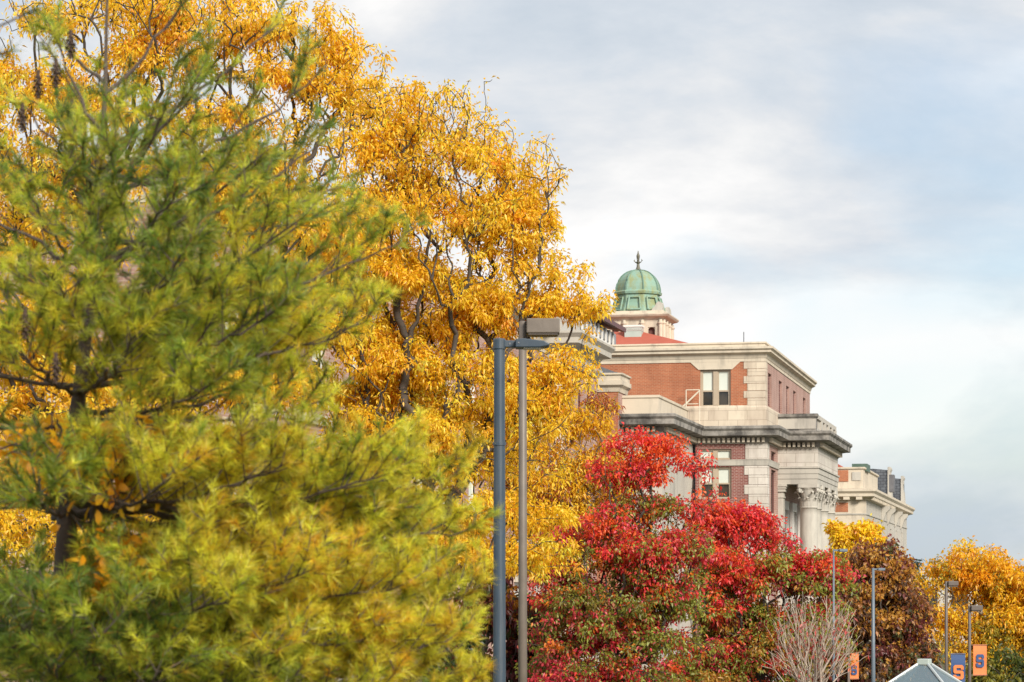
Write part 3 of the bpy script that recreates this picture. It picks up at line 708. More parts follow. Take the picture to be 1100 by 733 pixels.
Mn.part(MB().sweep([(uL, mv+0.3), (mu-0.3, mv+0.3), (mu-0.3, mvu(946))], [(-0.4, mz(524.5)), (0, mz(524.5)), (0, mz(504)), (0.15, mz(503.4)), (0.15, mz(501.6)), (-0.4, mz(501.6))]), 'parapet', M['stone'])
Mn.part(MB().box(mfu(915), mfu(924.5), mv+0.22, mv+0.4, mz(516), mz(507)), 'parapet_panel', M['stone_grey'])
for x in (947, 953, 961, 967):
    y = mvu(x)
    brk = MB().prism([(mu+0.02, mz(537)), (mu+0.85, mz(537)), (mu+0.8, mz(541)), (mu+0.45, mz(545)), (mu+0.3, mz(551)), (mu+0.12, mz(556)), (mu+0.02, mz(556))], 'y', y-0.45, y+0.45)
    Mn.part(brk, 'bracket', M['stone_grey'])
Mn.part(MB().box(mfu(913), mfu(929.5), mv+2.2, mv+6, mz(505), mz(497)), 'roof_hatch', M['copper_dark'])
Mn.part(MB().prism([(mu-1.5, mz(524.6)), (mu-4.5, mz(498)), (mu-14, mz(498)), (mu-14, mz(524.6))], 'y', mvu(947), vE), 'mansard_roof', M['slate'])
for xa in (956.5, 970.5):
    g0 = mu+0.25; va = v_on_u(xa, g0); vb2 = va+2.3; ztop = HC+(HY-504)*(va*K-g0*S)/F if xa < 960 else HC+(HY-513.5)*(va*K-g0*S)/F
    zlo_ = mz(524.4)
    dm = Mn.part(MB().prism([(g0-0.3, zlo_), (g0-0.3, ztop-0.1), (g0-1.75, ztop+0.05), (g0-5, ztop+0.05), (g0-5, zlo_)], 'y', va+0.1, vb2-0.1), 'dormer', M['slate'])
    Mn.part(MB().prism([(g0-0.29, zlo_), (g0+0.12, zlo_), (g0+0.06, zlo_+0.8), (g0-0.06, ztop-0.3), (g0+0.05, ztop), (g0-0.02, ztop+0.22), (g0-0.29, ztop+0.22)], 'y', va-0.05, vb2+0.05), 'gable', M['stone_grey'], dm)
    Mn.part(MB().box(g0-0.05, g0+0.02, va+0.5, vb2-0.5, zlo_+0.7, ztop-0.7), 'window', M['glass'], dm)
Mn.part(MB().box(mfu(938.5), mfu(944), mvu(946)+2, mvu(946)+4, mz(520), mz(500)), 'chimney', M['lead'])
Mn.part(MB().add([(mfu(896), mv+4, mz(505)), (mfu(908), mv+4, mz(505)), (mfu(896), mv+4, mz(496)), (mfu(896), mv+9, mz(505)), (mfu(908), mv+9, mz(505)), (mfu(896), mv+9, mz(496))], [(0, 1, 2), (3, 5, 4), (0, 3, 4, 1), (1, 4, 5, 2), (0, 2, 5, 3)]), 'hip_roof', M['tile_red'])

# ---- pale block seen between the far trees
pb = at(1003, 630, 270)
PB = thing('concrete_building', 'pale concrete building glimpsed between the brown tree and the right yellow tree', 'building', (pb.x, 270, 0))
wl = MB().box(-9, 8, 0, 14, 0, 7.2).build('wall', M['concrete'], PB)
MB().box(-9.3, 8.3, -0.3, 14.3, 7.2, 7.7).build('parapet', M['stone_grey'], PB)
for k in range(5):
    x = -7.6+k*3.2
    MB().box(x, x+1.6, -0.06, -0.02, 3.6, 5.8).build('window', M['glass'], PB)

# ------------------------------------------------------------------ lamps, banners, kiosk
def base(px, Y): p = at(px, HY, Y); return Vector((p.x, Y, 0))
def lamp_blue():
    Y = 32.0; b = base(536.5, Y); zt = at(0, 367, Y).z
    r = thing('lamp_post', 'nearest slate blue lamp post with a thin flat head, left of the taupe lamp post', 'lamp post', b)
    pole = MB().lathe([(0.095, 0.25), (0.088, 2.0), (0.068, zt-0.02), (0.068, zt)], 0, 0, 20).build('pole', M['blue_paint'], r, smooth=True)
    MB().box(-0.2, 0.2, -0.2, 0.2, 0, 0.04).lathe([(0.17, 0.04), (0.15, 0.3), (0.1, 0.36)], 0, 0, 16).build('base_plate', M['blue_paint'], r)
    MB().lathe([(0.074, zt-0.1), (0.080, zt-0.09), (0.080, zt+0.015), (0.07, zt+0.035), (0.02, zt+0.04)], 0, 0, 20).build('collar', M['blue_paint'], r)
    arm = add_bevel(MB().box(0.06, 0.20, -0.05, 0.05, zt-0.075, zt+0.01).build('arm', M['blue_paint'], r), 0.01)
    hd = MB().prism([(0.20, zt-0.085), (0.20, zt+0.015), (0.30, zt+0.025), (0.56, zt-0.005), (0.63, zt-0.045), (0.62, zt-0.065), (0.50, zt-0.085)], 'y', -0.17, 0.17)
    hd = add_bevel(hd.build('lamp_head', M['blue_paint'], r), 0.012)
    MB().box(0.30, 0.52, -0.12, 0.12, zt-0.098, zt-0.0853).build('lens', M['lens'], hd)
    MB().tube([(0.13, -0.055, zt-0.03), (0.13, -0.05, zt-0.03)], 0.014, 8).build('bolt', M['lead'], arm)
    MB().lathe([(0.083, zt-1.3), (0.083, zt-1.26)], 0, 0, 20).build('band', M['blue_paint'], pole)
    MB().tube([(0.24, -0.175, zt-0.03), (0.24, -0.168, zt-0.03)], 0.012, 8).build('bolt', M['lead'], hd)
    MB().box(-0.05, 0.05, -0.1, -0.085, 0.75, 0.95).build('hand_hole_cover', M['blue_paint'], pole)
lamp_blue()
def shoebox(name, label, px, py_top, Y, mat, pole_px, head, group=None, cat='lamp post', pole_r=None):
    """square-headed lamp: head = (x0, x1, y0, y1) of the head in the photo"""
    b = base(px, Y); k = Y/F; zt = at(0, py_top, Y).z
    r = thing(name, label, cat, b, 0, group)
    pr = pole_px*k/2
    MB().lathe([(pr*1.25, 0.3), (pr*1.1, zt*0.6), (pr, zt-0.02), (pr*0.6, zt)], 0, 0, 16).build('pole', mat, r, smooth=True)
    MB().lathe([(pr*2.4, 0), (pr*2.4, 0.08), (pr*1.8, 0.28), (pr*1.3, 0.34)], 0, 0, 16).build('base_plate', mat, r)
    x0, x1 = (head[0]-px)*k, (head[1]-px)*k; z1, z0 = at(0, head[2], Y).z, at(0, head[3], Y).z
    zm = (z0+z1)/2
    MB().box(pr*0.7, x0+0.02, -0.04, 0.04, zm-0.05, zm+0.04).build('arm', mat, r)
    d = (x1-x0)*0.42
    hd = add_bevel(MB().box(x0, x1, -d, d, z0+0.03, z1).build('lamp_head', mat, r), 0.02)
    add_bevel(MB().box(x0+0.03, x1-0.03, -d+0.03, d-0.03, z0, z0+0.028).build('lens', M['brown_paint'], hd), 0.008)
    return r
shoebox('lamp_post', 'tall taupe lamp post with a boxy head, right behind the slate blue lamp post', 561.5, 345, 46.0, M['taupe_paint'], 8.4, (565.5, 601, 343.5, 361))
def arm_lamp(px, py, Y, px_end, label, w_px):
    b = base(px, Y); k = Y/F; zt = at(0, py, Y).z; r = thing('street_lamp', label, 'street lamp', b, 0, 'slim grey street lamps with flat arms')
    pr = w_px*k/2; xe = (px_end-px)*k
    MB().lathe([(pr*1.7, 0.3), (pr*1.2, zt*0.5), (pr*0.8, zt)], 0, 0, 12).build('pole', M['steel_paint'], r, smooth=True)
    MB().lathe([(pr*3, 0), (pr*3, 0.06), (pr*2, 0.3)], 0, 0, 12).build('base_plate', M['steel_paint'], r)
    MB().box(pr*0.5, xe*0.4, -0.03, 0.03, zt-0.07, zt-0.01).build('arm', M['steel_paint'], r)
    hd = add_bevel(MB().box(xe*0.4, xe, -0.13, 0.13, zt-0.09, zt+0.005).build('lamp_head', M['steel_paint'], r), 0.015)
    MB().box(xe*0.5, xe*0.95, -0.1, 0.1, zt-0.1, zt-0.091).build('lens', M['lens'], hd)
    return r
arm_lamp(895.5, 590, 84, 910, 'left one of two slim grey street lamps, rising behind the bare pale shrub', 2.3)
arm_lamp(938, 610.5, 96, 950.5, 'slim grey street lamp standing clear in front of the dark brown tree', 3.6)
shoebox('lamp_post', 'brown lamp post with a box head carrying the navy banner', 1016.5, 624.5, 75.0, M['brown_paint'], 3.2, (1018, 1029, 624.5, 630.5), 'brown lamp posts with banners')
shoebox('lamp_post', 'shorter brown lamp post with a box head carrying the orange banner', 1041.5, 651, 80.0, M['brown_paint'], 3.2, (1042.5, 1055, 650.5, 657), 'brown lamp posts with banners')
SPOLY = [(.15,1.3),(.85,1.3),(1,1.15),(1,.88),(.72,.88),(.72,1.03),(.3,1.03),(.3,.80),(.87,.80),(1,.66),(1,.15),(.85,0),(.15,0),(0,.15),(0,.42),(.28,.42),(.28,.27),(.7,.27),(.7,.53),(.13,.53),(0,.66),(0,1.15)]
def banner(label, x0, x1, y0, y1, Y, cloth, ink, sx0, sx1, sy0, sy1, polex):
    k = Y/F; b = at(x0, y0, Y); r = thing('banner', label, 'banner', (b.x, Y, at(0, y1, Y).z), 0, 'banners on lamp posts')
    w_, h_ = (x1-x0)*k, (y1-y0)*k; n = 10; mb = MB(); vs = []; fs = []
    for i in range(n+1):
        for j in range(2):
            y = 0.012*math.sin(i/n*7); vs.append((w_*j, y+0.01*j, h_*i/n))
    for i in range(n): fs.append((i*2, i*2+1, i*2+3, i*2+2))
    m = len(vs); vs2 = [(x, y+0.004, z) for x, y, z in vs]
    mb.add(vs, fs); mb.add(vs2, [f[::-1] for f in fs])
    mb.build('cloth', cloth, r)
    a = (sx1-sx0)*k; hh = (sy1-sy0)*k; ox, oz = (sx0-x0)*k, (y1-sy1)*k
    MB().prism([(ox+a*p, oz+hh*q/1.3) for p, q in SPOLY], 'y', -0.034, -0.028).build('letter', ink, r)
    px_ = (polex-x0)*k
    for z in (0.02, h_-0.02): MB().tube([(px_, 0.008, z), (w_+0.02, 0.008, z)], 0.012, 6).build('bracket', M['brown_paint'], r)
banner('navy banner with an orange block letter S hung from a brown lamp post', 1021.5, 1037, 702, 736, 75.0, M['blue_cloth'], M['orange_cloth'], 1024, 1035, 714.5, 730, 1016.5)
banner('orange banner with a navy block letter S beside the yellow tree', 1045.5, 1060, 692.5, 726, 80.0, M['orange_cloth'], M['blue_cloth'], 1048.5, 1057, 703, 717, 1041.5)
pp_ = thing('banner_pole', 'thin brown pole mostly hidden behind the bare pale shrub', 'pole', base(911.5, 92))
MB().lathe([(0.09, 0.02), (0.06, 0.3), (0.05, 4.3), (0.02, 4.34)], 0, 0, 12).build('pole', M['brown_paint'], pp_, smooth=True)
MB().box(-0.14, 0.14, -0.14, 0.14, 0, 0.03).build('base_plate', M['brown_paint'], pp_)
k_ = 92.0/F
banner('orange banner half hidden behind the twigs of the bare pale shrub', 912.5, 922.5, 701, 730, 92.0, M['orange_cloth'], M['blue_cloth'], 914.5, 920.5, 715, 725, 911.5)
# glazed kiosk with a pyramid roof
YK = 65.0; kk = YK/F; kb = base(993, YK); za = at(0, 710, YK).z; hw = 1.75; ze_ = za-1.42
Kk = thing('kiosk', 'glazed kiosk whose pyramid glass roof peeks in at the bottom edge', 'kiosk', kb, math.radians(-26))
cor = [(-hw, -hw), (hw, -hw), (hw, hw), (-hw, hw)]
top = 0.14
rf = MB()
for i in range(4):
    (x0, y0), (x1, y1) = cor[i], cor[(i+1) % 4]
    rf.add([(x0, y0, ze_), (x1, y1, ze_), (x1*top/hw, y1*top/hw, za-0.11), (x0*top/hw, y0*top/hw, za-0.11)], [(0, 1, 2, 3)])
rfo = rf.build('glass_roof', M['glass_clear'], Kk)
for i in range(4):
    (x0, y0), (x1, y1) = cor[i], cor[(i+1) % 4]
    MB().tube([(x0*1.01, y0*1.01, ze_+0.02), (x0*top/hw, y0*top/hw, za-0.085)], 0.035, 6).build('ridge_bar', M['alu'], rfo)
    gb = MB()
    for f_ in (0.33, 0.67):
        a = Vector((x0+(x1-x0)*f_, y0+(y1-y0)*f_, ze_+0.015)); b_ = Vector((x0+(x1-x0)*f_, y0+(y1-y0)*f_, 0))*(0.36) ; h = 0.64
        gb.tube([a, (a.x*0.40, a.y*0.40, ze_+(za-0.11-ze_)*0.652)], 0.018, 5)
    gb.tube([(x0, y0, ze_), (x1, y1, ze_)], 0.05, 6)
    gb.build('glazing_bar', M['alu'], rfo)
    MB().box(x0*0.97-0.05, x0*0.97+0.05, y0*0.97-0.05, y0*0.97+0.05, 0, ze_).build('post', M['alu'], Kk)
add_bevel(MB().box(-0.15, 0.15, -0.15, 0.15, za-0.10, za+0.05).build('roof_cap', M['vent'], Kk), 0.015)
gw = MB(); h2 = hw*0.97
gw.box(-h2+.06, h2-.06, -h2-.01, -h2+.01, 0.1, ze_-.06).box(h2-.01, h2+.01, -h2+.06, h2-.06, 0.1, ze_-.06).box(-h2+.06, h2-.06, h2-.01, h2+.01, 0.1, ze_-.06)
gw.build('glass_wall', M['glass_clear'], Kk)

# ------------------------------------------------------------------ trees
def np_mesh(name, V, Fc, mat, parent, col=None, smooth=False):
    """V (n,3), Fc (m,k) arrays -> one mesh object"""
    me = bpy.data.meshes.new(name); n, (m, k) = len(V), Fc.shape
    me.vertices.add(n); me.vertices.foreach_set('co', np.ascontiguousarray(V, np.float32).ravel())
    me.loops.add(m*k); me.loops.foreach_set('vertex_index', np.ascontiguousarray(Fc, np.int32).ravel())
    me.polygons.add(m); me.polygons.foreach_set('loop_start', np.arange(0, m*k, k, dtype=np.int32))
    if smooth: me.polygons.foreach_set('use_smooth', np.ones(m, bool))
    me.update(calc_edges=True); me.validate()
    if col is not None:
        a = me.attributes.new('leaf_colour', 'FLOAT_COLOR', 'POINT')
        a.data.foreach_set('color', np.concatenate([col, np.ones((n, 1))], 1).astype(np.float32).ravel())
    me.materials.append(mat)
    o = bpy.data.objects.new(name, me); C.collection.objects.link(o)
    if parent: o.parent = parent
    return o
def unit(a): return a/np.maximum(np.linalg.norm(a, axis=-1, keepdims=True), 1e-9)
def edge_tubes(A, B, ra, rb, sides):
    d = unit(B-A); ref = np.where(np.abs(d[:, 2:3]) < 0.9, np.array([[0, 0, 1.0]]), np.array([[1.0, 0, 0]]))
    x = unit(np.cross(d, ref)); y = np.cross(d, x); t = np.arange(sides)*2*math.pi/sides
    ring = x[:, None]*np.cos(t)[None, :, None] + y[:, None]*np.sin(t)[None, :, None]
    V = np.concatenate([A[:, None]+ring*ra[:, None, None], B[:, None]+ring*rb[:, None, None]], 1).reshape(-1, 3)
    b = (np.arange(len(A))*2*sides)[:, None]; k = np.arange(sides); k2 = (k+1) % sides
    Fc = np.stack([b+k, b+k2, b+sides+k2, b+sides+k], -1).reshape(-1, 4)
    return V, Fc
def leaves(P, d, Ln, W, col, droop, rng, ovate=False):
    """folded kite leaves: 4 verts, 2 triangles each"""
    n = len(P); s = unit(np.cross(d, unit(rng.normal(size=(n, 3))))); nn = np.cross(d, s)
    m = P+d*(Ln*0.42)[:, None]; fold = nn*(W*0.28)[:, None]
    tip = P+d*Ln[:, None]; tip[:, 2] -= droop*Ln
    if ovate:
        l = (tip-P); h = (W/2)[:, None]
        V = np.stack([P, P+l*0.22+s*h*0.85+fold, P+l*0.6+s*h*0.9+fold, tip, P+l*0.6-s*h*0.9+fold, P+l*0.22-s*h*0.85+fold], 1).reshape(-1, 3)
        b = (np.arange(n)*6)[:, None]
        Fc = np.concatenate([b+np.array([[0, 1, 5]]), b+np.array([[1, 2, 4]]), b+np.array([[1, 4, 5]]), b+np.array([[2, 3, 4]])], 1).reshape(-1, 3)
        return V, Fc, np.repeat(col, 6, 0)
    V = np.stack([P, m+s*(W/2)[:, None]+fold, tip, m-s*(W/2)[:, None]+fold], 1).reshape(-1, 3)
    b = (np.arange(n)*4)[:, None]
    Fc = np.concatenate([b+np.array([[0, 1, 2]]), b+np.array([[0, 2, 3]])], 1).reshape(-1, 3)
    return V, Fc, np.repeat(col, 4, 0)
def tree(name, label, cat, base_px, Y, lobes, n_nodes, n_leaf, palette, leaf=(0.2, 0.055, 0.35), trunk_r=0.28, bark_m='bark_dark',
         spread=0.33, depth_k=0.8, alpha=0.35, fork_py=None, seed=1, group=None, twig_min=0.008, base_Y=None, leaf_name='crown', zfloor=1.2, jit=0.10, pw=2.15, per=26, clump=0.45, hpx=None, flat=0.62, ovate=False):
    """lobes: (px, py, rx, ry[, leaf density[, depth offset m]]) measured in the photo, set at distance Y"""
    rng = np.random.default_rng(seed); k = Y/F
    b = base(base_px, Y); r = thing(name, label, cat, b, 0, group); b = np.array(b)
    cs = []; rs = []; dens = []
    for lb in lobes:
        p = at(lb[0], lb[1], Y); off = lb[5] if len(lb) > 5 else 0.0
        cs.append([p.x, p.y+off, p.z]); rx, ry = lb[2]*k, lb[3]*k
        rs.append([rx, max(rx, ry)*depth_k, ry]); dens.append(lb[4] if len(lb) > 4 else 1.0)
    cs, rs, dens = np.array(cs), np.array(rs), np.array(dens)
    vol = rs.prod(1)**0.8; ncl = max(8, n_nodes//per); which = rng.choice(len(cs), ncl, p=vol/vol.sum())
    q = unit(rng.normal(size=(ncl, 3)))*(rng.random((ncl, 1))**0.40)
    Pc = cs[which]+q*np.maximum(rs[which]-clump*0.75, rs[which]*0.45); own = rng.integers(0, ncl, n_nodes); ucl = rng.random(ncl)
    sg = clump*(0.6+0.8*rng.random((ncl, 1)))
    P = Pc[own]+np.clip(rng.normal(size=(n_nodes, 3)), -1.6, 1.6)*sg[own]*np.array([1, 1, flat]); dn_ = dens[which][own]*(0.2+1.4*rng.random(ncl))[own]
    ok = P[:, 2] > zfloor; P, dn_, own = P[ok], dn_[ok], own[ok]
    # trunk chain
    fz_ = at(0, fork_py, Y).z if fork_py else max(2.0, P[:, 2].min()*0.8)
    tt = np.linspace(0, 1, 8)[:, None]; mid = np.array([cs[:, 0].mean()*0.3+b[0]*0.7, b[1], fz_])
    chain = b*(1-tt)+mid*tt + rng.normal(size=(8, 3))*np.array([0.06, 0.06, 0])
    chain[0] = b; chain[0, 2] = -0.1
    order = np.argsort(np.linalg.norm(P-mid, axis=1)); P, dn_, own = P[order], dn_[order], own[order]
    N0 = len(chain); T = np.zeros((N0+len(P), 3)); T[:N0] = chain; par = np.full(len(T), -1); par[1:N0] = np.arange(N0-1)
    plen = np.zeros(len(T)); plen[:N0] = np.linalg.norm(chain-mid, axis=1)
    for i in range(len(P)):
        m = N0+i; dd = np.linalg.norm(T[N0-1:m]-P[i], axis=1)
        j = N0-1+int(np.argmin(dd+alpha*plen[N0-1:m]))
        T[m] = P[i]; par[m] = j; plen[m] = plen[j]+dd[j-N0+1]
    # radii by the pipe model
    acc = np.zeros(len(T)); kids = np.zeros(len(T), int)
    for m in range(1, len(T)): kids[par[m]] += 1
    for m in range(len(T)-1, 0, -1):
        if kids[m] == 0: acc[m] = 1.0
        acc[par[m]] += acc[m]
    rad = acc**(1/pw); rad = rad/rad[N0-1]*trunk_r
    rad[:N0] = np.maximum(rad[:N0], trunk_r*np.linspace(1.35, 1.0, N0)); rad = np.maximum(rad, twig_min)
    ee = np.arange(1, len(T)); A, B = T[par[ee]], T[ee]
    # bend long edges
    L_ = np.linalg.norm(B-A, axis=1); m1 = A*0.62+B*0.38; m2 = A*0.3+B*0.7
    j1 = rng.normal(size=A.shape)*(L_*jit)[:, None]; j1[ee < N0] = 0; up = np.zeros_like(A); up[:, 2] = L_*0.06; up[ee < N0] = 0
    m1 = m1+j1+up; m2 = m2+j1*0.7+up*0.5
    rp, rc = np.minimum(rad[par[ee]], rad[ee]*1.7), rad[ee]
    big = rc > 0.035
    Vs, Fs = [], []; nv = 0
    for sel, sides in ((big, 7), (~big, 4)):
        for a_, b_, r0, r1 in ((A, m1, rp, rp*0.65+rc*0.35), (m1, m2, rp*0.65+rc*0.35, rp*0.3+rc*0.7), (m2, B, rp*0.3+rc*0.7, rc)):
            V, Fc = edge_tubes(a_[sel], b_[sel], r0[sel], r1[sel], sides); Vs.append(V); Fs.append(Fc+nv); nv += len(V)
    dr = unit(B-m2)[big]; V, Fc = edge_tubes(B[big], B[big]+dr*rc[big][:, None]*0.9, rc[big], rc[big]*0.15, 7); Fs.append(np.concatenate([Fc])+nv); Vs.append(V); nv += len(V)
    np_mesh('trunk', np.concatenate(Vs)-b, np.concatenate(Fs), M[bark_m], r, smooth=True)
    if n_leaf:
        # twig nodes carry the leaves
        tw = ee[(ee >= N0) & (acc[ee] <= 6)]; wgt = dn_[tw-N0]*(0.4+0.9*rng.random(len(tw)))
        src = rng.choice(len(tw), n_leaf, p=wgt/wgt.sum()); nodes = tw[src]; f_ = rng.random((n_leaf, 1))
        spr = unit(rng.normal(size=(n_leaf, 3)))*(rng.random((n_leaf, 1))**0.6)*spread
        Pl = T[nodes]*(1-0.5*f_)+T[par[nodes]]*0.5*f_ + spr*np.array([1, 1, 0.8])
        d = unit(spr/spread+rng.normal(size=spr.shape)*0.5+np.array([0, 0, -0.25-leaf[2]]))
        Ln = leaf[0]*(0.5+0.9*rng.random(n_leaf)); W = leaf[1]*(0.7+0.6*rng.random(n_leaf))
        # colour: per-twig choice with a share that changes with height, then per-leaf variation
        zlo, zhi = (np.percentile(P[:, 2], 4), np.percentile(P[:, 2], 97)) if hpx is None else (at(0, hpx[0], Y).z, at(0, hpx[1], Y).z)
        hN = np.clip((T[:, 2]-zlo)/(zhi-zlo), 0, 1)
        lowf = sum(np.sin(T @ v + ph_) for v, ph_ in ((rng.normal(size=3)*1.1, 1.0), (rng.normal(size=3)*0.7, 2.0), (rng.normal(size=3)*1.7, 0.3)))/3
        hN = np.clip(hN+lowf*0.28+rng.normal(size=len(T))*0.10, 0, 1)
        cols = np.array([p[0] for p in palette]); w0 = np.array([p[1] for p in palette]); w1 = np.array([p[2] for p in palette])
        ww_ = w0[None]*(1-hN[:, None])+w1[None]*hN[:, None]; cw = np.cumsum(ww_/ww_.sum(1, keepdims=True), 1)
        un = np.concatenate([rng.random(N0), np.clip(ucl[own]+rng.normal(size=len(own))*0.07, 0, 1)])[:, None]
        nodec = (un > cw).sum(1).clip(0, len(cols)-1)
        leafc = (rng.random((n_leaf, 1)) > cw[nodes]).sum(1).clip(0, len(cols)-1)
        pick = np.where(rng.random(n_leaf) < 0.72, nodec[nodes], leafc)
        col = cols[pick]*(0.82+0.36*rng.random((n_leaf, 1)))*(1+rng.normal(size=(n_leaf, 3))*0.05)
        V, Fc, cc = leaves(Pl, d, Ln, W, np.clip(col, 0.003, 0.95), leaf[2], rng, ovate)
        np_mesh(leaf_name, V-b, Fc, M['leaf'], r, cc)
    return r

YEL = [((0.97, 0.60, 0.025), 1.0, 0.9), ((0.97, 0.67, 0.04), 1.0, 0.5), ((0.97, 0.565, 0.022), 0.5, 1.0), ((0.85, 0.38, 0.03), 0.08, 0.15), ((0.75, 0.62, 0.05), 0.12, 0.03)]
GY = 'yellow honey locust trees before the brick hall'
tree('yellow_tree', 'tall yellow tree behind the pine, reaching the top left of the photo', 'tree', 170, 54,
     [(20,90,60,45,.8),(60,150,150,110),(230,70,120,80,.8),(10,300,150,150),(265,210,130,120),(150,400,170,140),(330,300,95,110),(150,10,150,55,.45),(300,30,75,45,.7),(20,540,150,130),(230,560,120,110),(340,110,45,55,.8),(352,75,40,50,.8),(320,85,50,40,.8),(280,70,60,40,.7),(385,120,30,45,.7)],
     5600, 175000, YEL, (0.105, 0.044, 0.25), 0.28, spread=0.22, flat=0.42, clump=0.52, jit=0.07, twig_min=0.007, seed=3, fork_py=640, group=GY)
tree('yellow_tree', 'spreading yellow tree right of the pine, whose crown overhangs the lamp heads', 'tree', 425, 60,
     [(470,125,62,46,.3),(540,165,36,42,.7),(445,225,115,90,.7),(540,245,38,40,.8),(415,150,62,62,.7),(403,108,26,26,.9),(395,330,110,105),(525,320,80,60),(602,332,42,38,1.2),(628,350,18,20,1),(556,215,26,55,.8),(562,275,24,26,1),(545,125,22,14,.5),(465,430,125,95),(590,400,34,34,.55),(520,520,75,85),(390,500,95,90),(560,575,48,55),(490,580,50,50),(440,590,50,60),(575,440,40,60),(588,302,18,14,.8)],
     5600, 165000, YEL, (0.11, 0.045, 0.28), 0.26, spread=0.22, flat=0.42, clump=0.52, jit=0.07, twig_min=0.007, seed=5, fork_py=640, group=GY)
YEL2 = [((0.97, 0.58, 0.025), 1.2, 1.2), ((0.92, 0.52, 0.02), 0.6, 0.8), ((0.40, 0.10, 0.03), 0.2, 0.5), ((0.35, 0.28, 0.03), 0.25, 0.05)]
tree('yellow_tree', 'smaller thin yellow tree with grey twigs between the lamp posts and the red tree', 'tree', 600, 90,
     [(625,455,42,40,.7),(585,530,60,65),(640,530,38,45),(560,470,40,50,.7),(600,600,50,35,.5),(655,495,25,35,.8)],
     2800, 34000, YEL2, (0.15, 0.058, 0.28), 0.16, 'bark_grey', spread=0.28, seed=8, fork_py=720, group=GY)
RED = [((0.80, 0.055, 0.05), 0.35, 1.0), ((0.90, 0.15, 0.03), 0.15, 1.0), ((0.72, 0.06, 0.09), 0.9, 0.2), ((0.52, 0.09, 0.08), 0.4, 0.05), ((0.32, 0.34, 0.05), 1.9, 0.0), ((0.22, 0.17, 0.025), 0.35, 0.04), ((0.75, 0.22, 0.02), 0.1, 0.08)]
tree('red_tree', 'bright red tree right of the small yellow tree, its top before the library cornice', 'tree', 672, 78,
     [(672,474,18,9,.7),(708,478,22,11,.8),(688,506,28,13,.9),(740,497,22,7,.7),(655,508,16,14,.7),(668,528,26,16,.7),(722,520,20,9,.8),(698,542,42,24),(650,585,62,52),(715,590,55,50),(605,655,52,62),(680,670,75,75),(715,650,34,45),(625,730,70,50),(690,745,60,30),(745,540,22,20)],
     4600, 78000, RED, (0.12, 0.07, 0.2), 0.20, spread=0.24, clump=0.40, flat=0.5, hpx=(660, 500), seed=21, fork_py=715, group='red trees below the library')
RED2 = [((0.80, 0.055, 0.05), 0.15, 1.0), ((0.86, 0.13, 0.03), 0.15, 0.8), ((0.72, 0.055, 0.10), 0.3, 0.45), ((0.32, 0.34, 0.05), 2.4, 0.0), ((0.50, 0.26, 0.03), 0.8, 0.08), ((0.30, 0.04, 0.03), 0.5, 0.1)]
tree('red_tree', 'broad red tree with olive green lower leaves, in front of the portico columns', 'tree', 812, 92,
     [(772,556,26,20),(806,566,30,26),(838,586,30,26),(868,604,26,22),(885,592,12,12,.8),(745,575,25,22),(800,610,70,40),(860,625,50,45),(772,660,52,60),(830,690,70,60),(880,690,36,50),(765,730,60,50),(895,620,15,20,.7)],
     4600, 86000, RED2, (0.14, 0.078, 0.2), 0.22, spread=0.28, clump=0.40, flat=0.5, hpx=(650, 570), seed=27, fork_py=720, group='red trees below the library')
BRN = [((0.32, 0.13, 0.055), 0.6, 0.8), ((0.50, 0.22, 0.05), 0.3, 0.9), ((0.15, 0.08, 0.045), 0.8, 0.15), ((0.62, 0.32, 0.05), 0.15, 0.6), ((0.12, 0.12, 0.04), 0.4, 0.05), ((0.20, 0.05, 0.045), 0.35, 0.1)]
tree('brown_tree', 'dark maroon brown tree below the far mansard hall', 'tree', 944, 124,
     [(930,608,28,24),(955,612,34,34),(905,640,30,50),(945,660,48,50),(975,670,25,40),(930,720,60,40),(970,725,35,40),(902,605,14,18,.5)],
     2600, 38000, BRN, (0.22, 0.14, 0.2), 0.2, spread=0.36, clump=0.5, seed=31, fork_py=745)
YEL3 = [((0.95, 0.66, 0.025), 1, 1), ((0.95, 0.64, 0.03), 1, .6), ((0.72, 0.30, 0.01), .3, .6)]
tree('yellow_tree', 'small bright yellow treetop wedged between the portico and the brown tree', 'tree', 920, 145,
     [(914,574,24,20),(912,600,20,24),(932,582,16,20)], 600, 8000, YEL3, (0.25, 0.15, 0.2), 0.12, spread=0.36, clump=0.3, seed=35)
YEL4 = [((0.97, 0.56, 0.02), 1.0, 1.0), ((0.97, 0.62, 0.03), 0.8, 0.5), ((0.93, 0.46, 0.015), 0.5, 0.7), ((0.40, 0.33, 0.03), 0.6, 0.0)]
tree('yellow_tree', 'golden yellow tree at the right edge behind the navy and orange banners', 'tree', 1064, 128,
     [(1040,610,42,30),(1082,625,38,40),(1005,625,24,24,.6),(1020,660,34,34,.7),(1070,670,45,45),(1110,670,35,60),(1040,705,40,26,.5),(1095,720,34,26,.6),(1130,620,30,40)],
     3000, 52000, YEL4, (0.19, 0.09, 0.25), 0.22, spread=0.36, clump=0.55, seed=39, fork_py=735, jit=0.14)
GRN = [((0.11, 0.13, 0.02), 1, .6), ((0.30, 0.26, 0.03), .6, 1), ((0.07, 0.09, 0.02), .7, .3)]
tree('shrub', 'yellow green shrub at the bottom right corner under the golden tree', 'shrub', 1088, 108,
     [(1085,712,34,24),(1060,730,26,20),(1110,735,40,30)], 420, 6500, GRN, (0.24, 0.12, 0.3), 0.08, spread=0.35, seed=41)
MAR = [((0.17, 0.03, 0.03), 1, 1), ((0.07, 0.08, 0.02), 1, .3), ((0.24, 0.05, 0.03), .4, .8), ((0.5, 0.2, 0.02), .1, .3)]
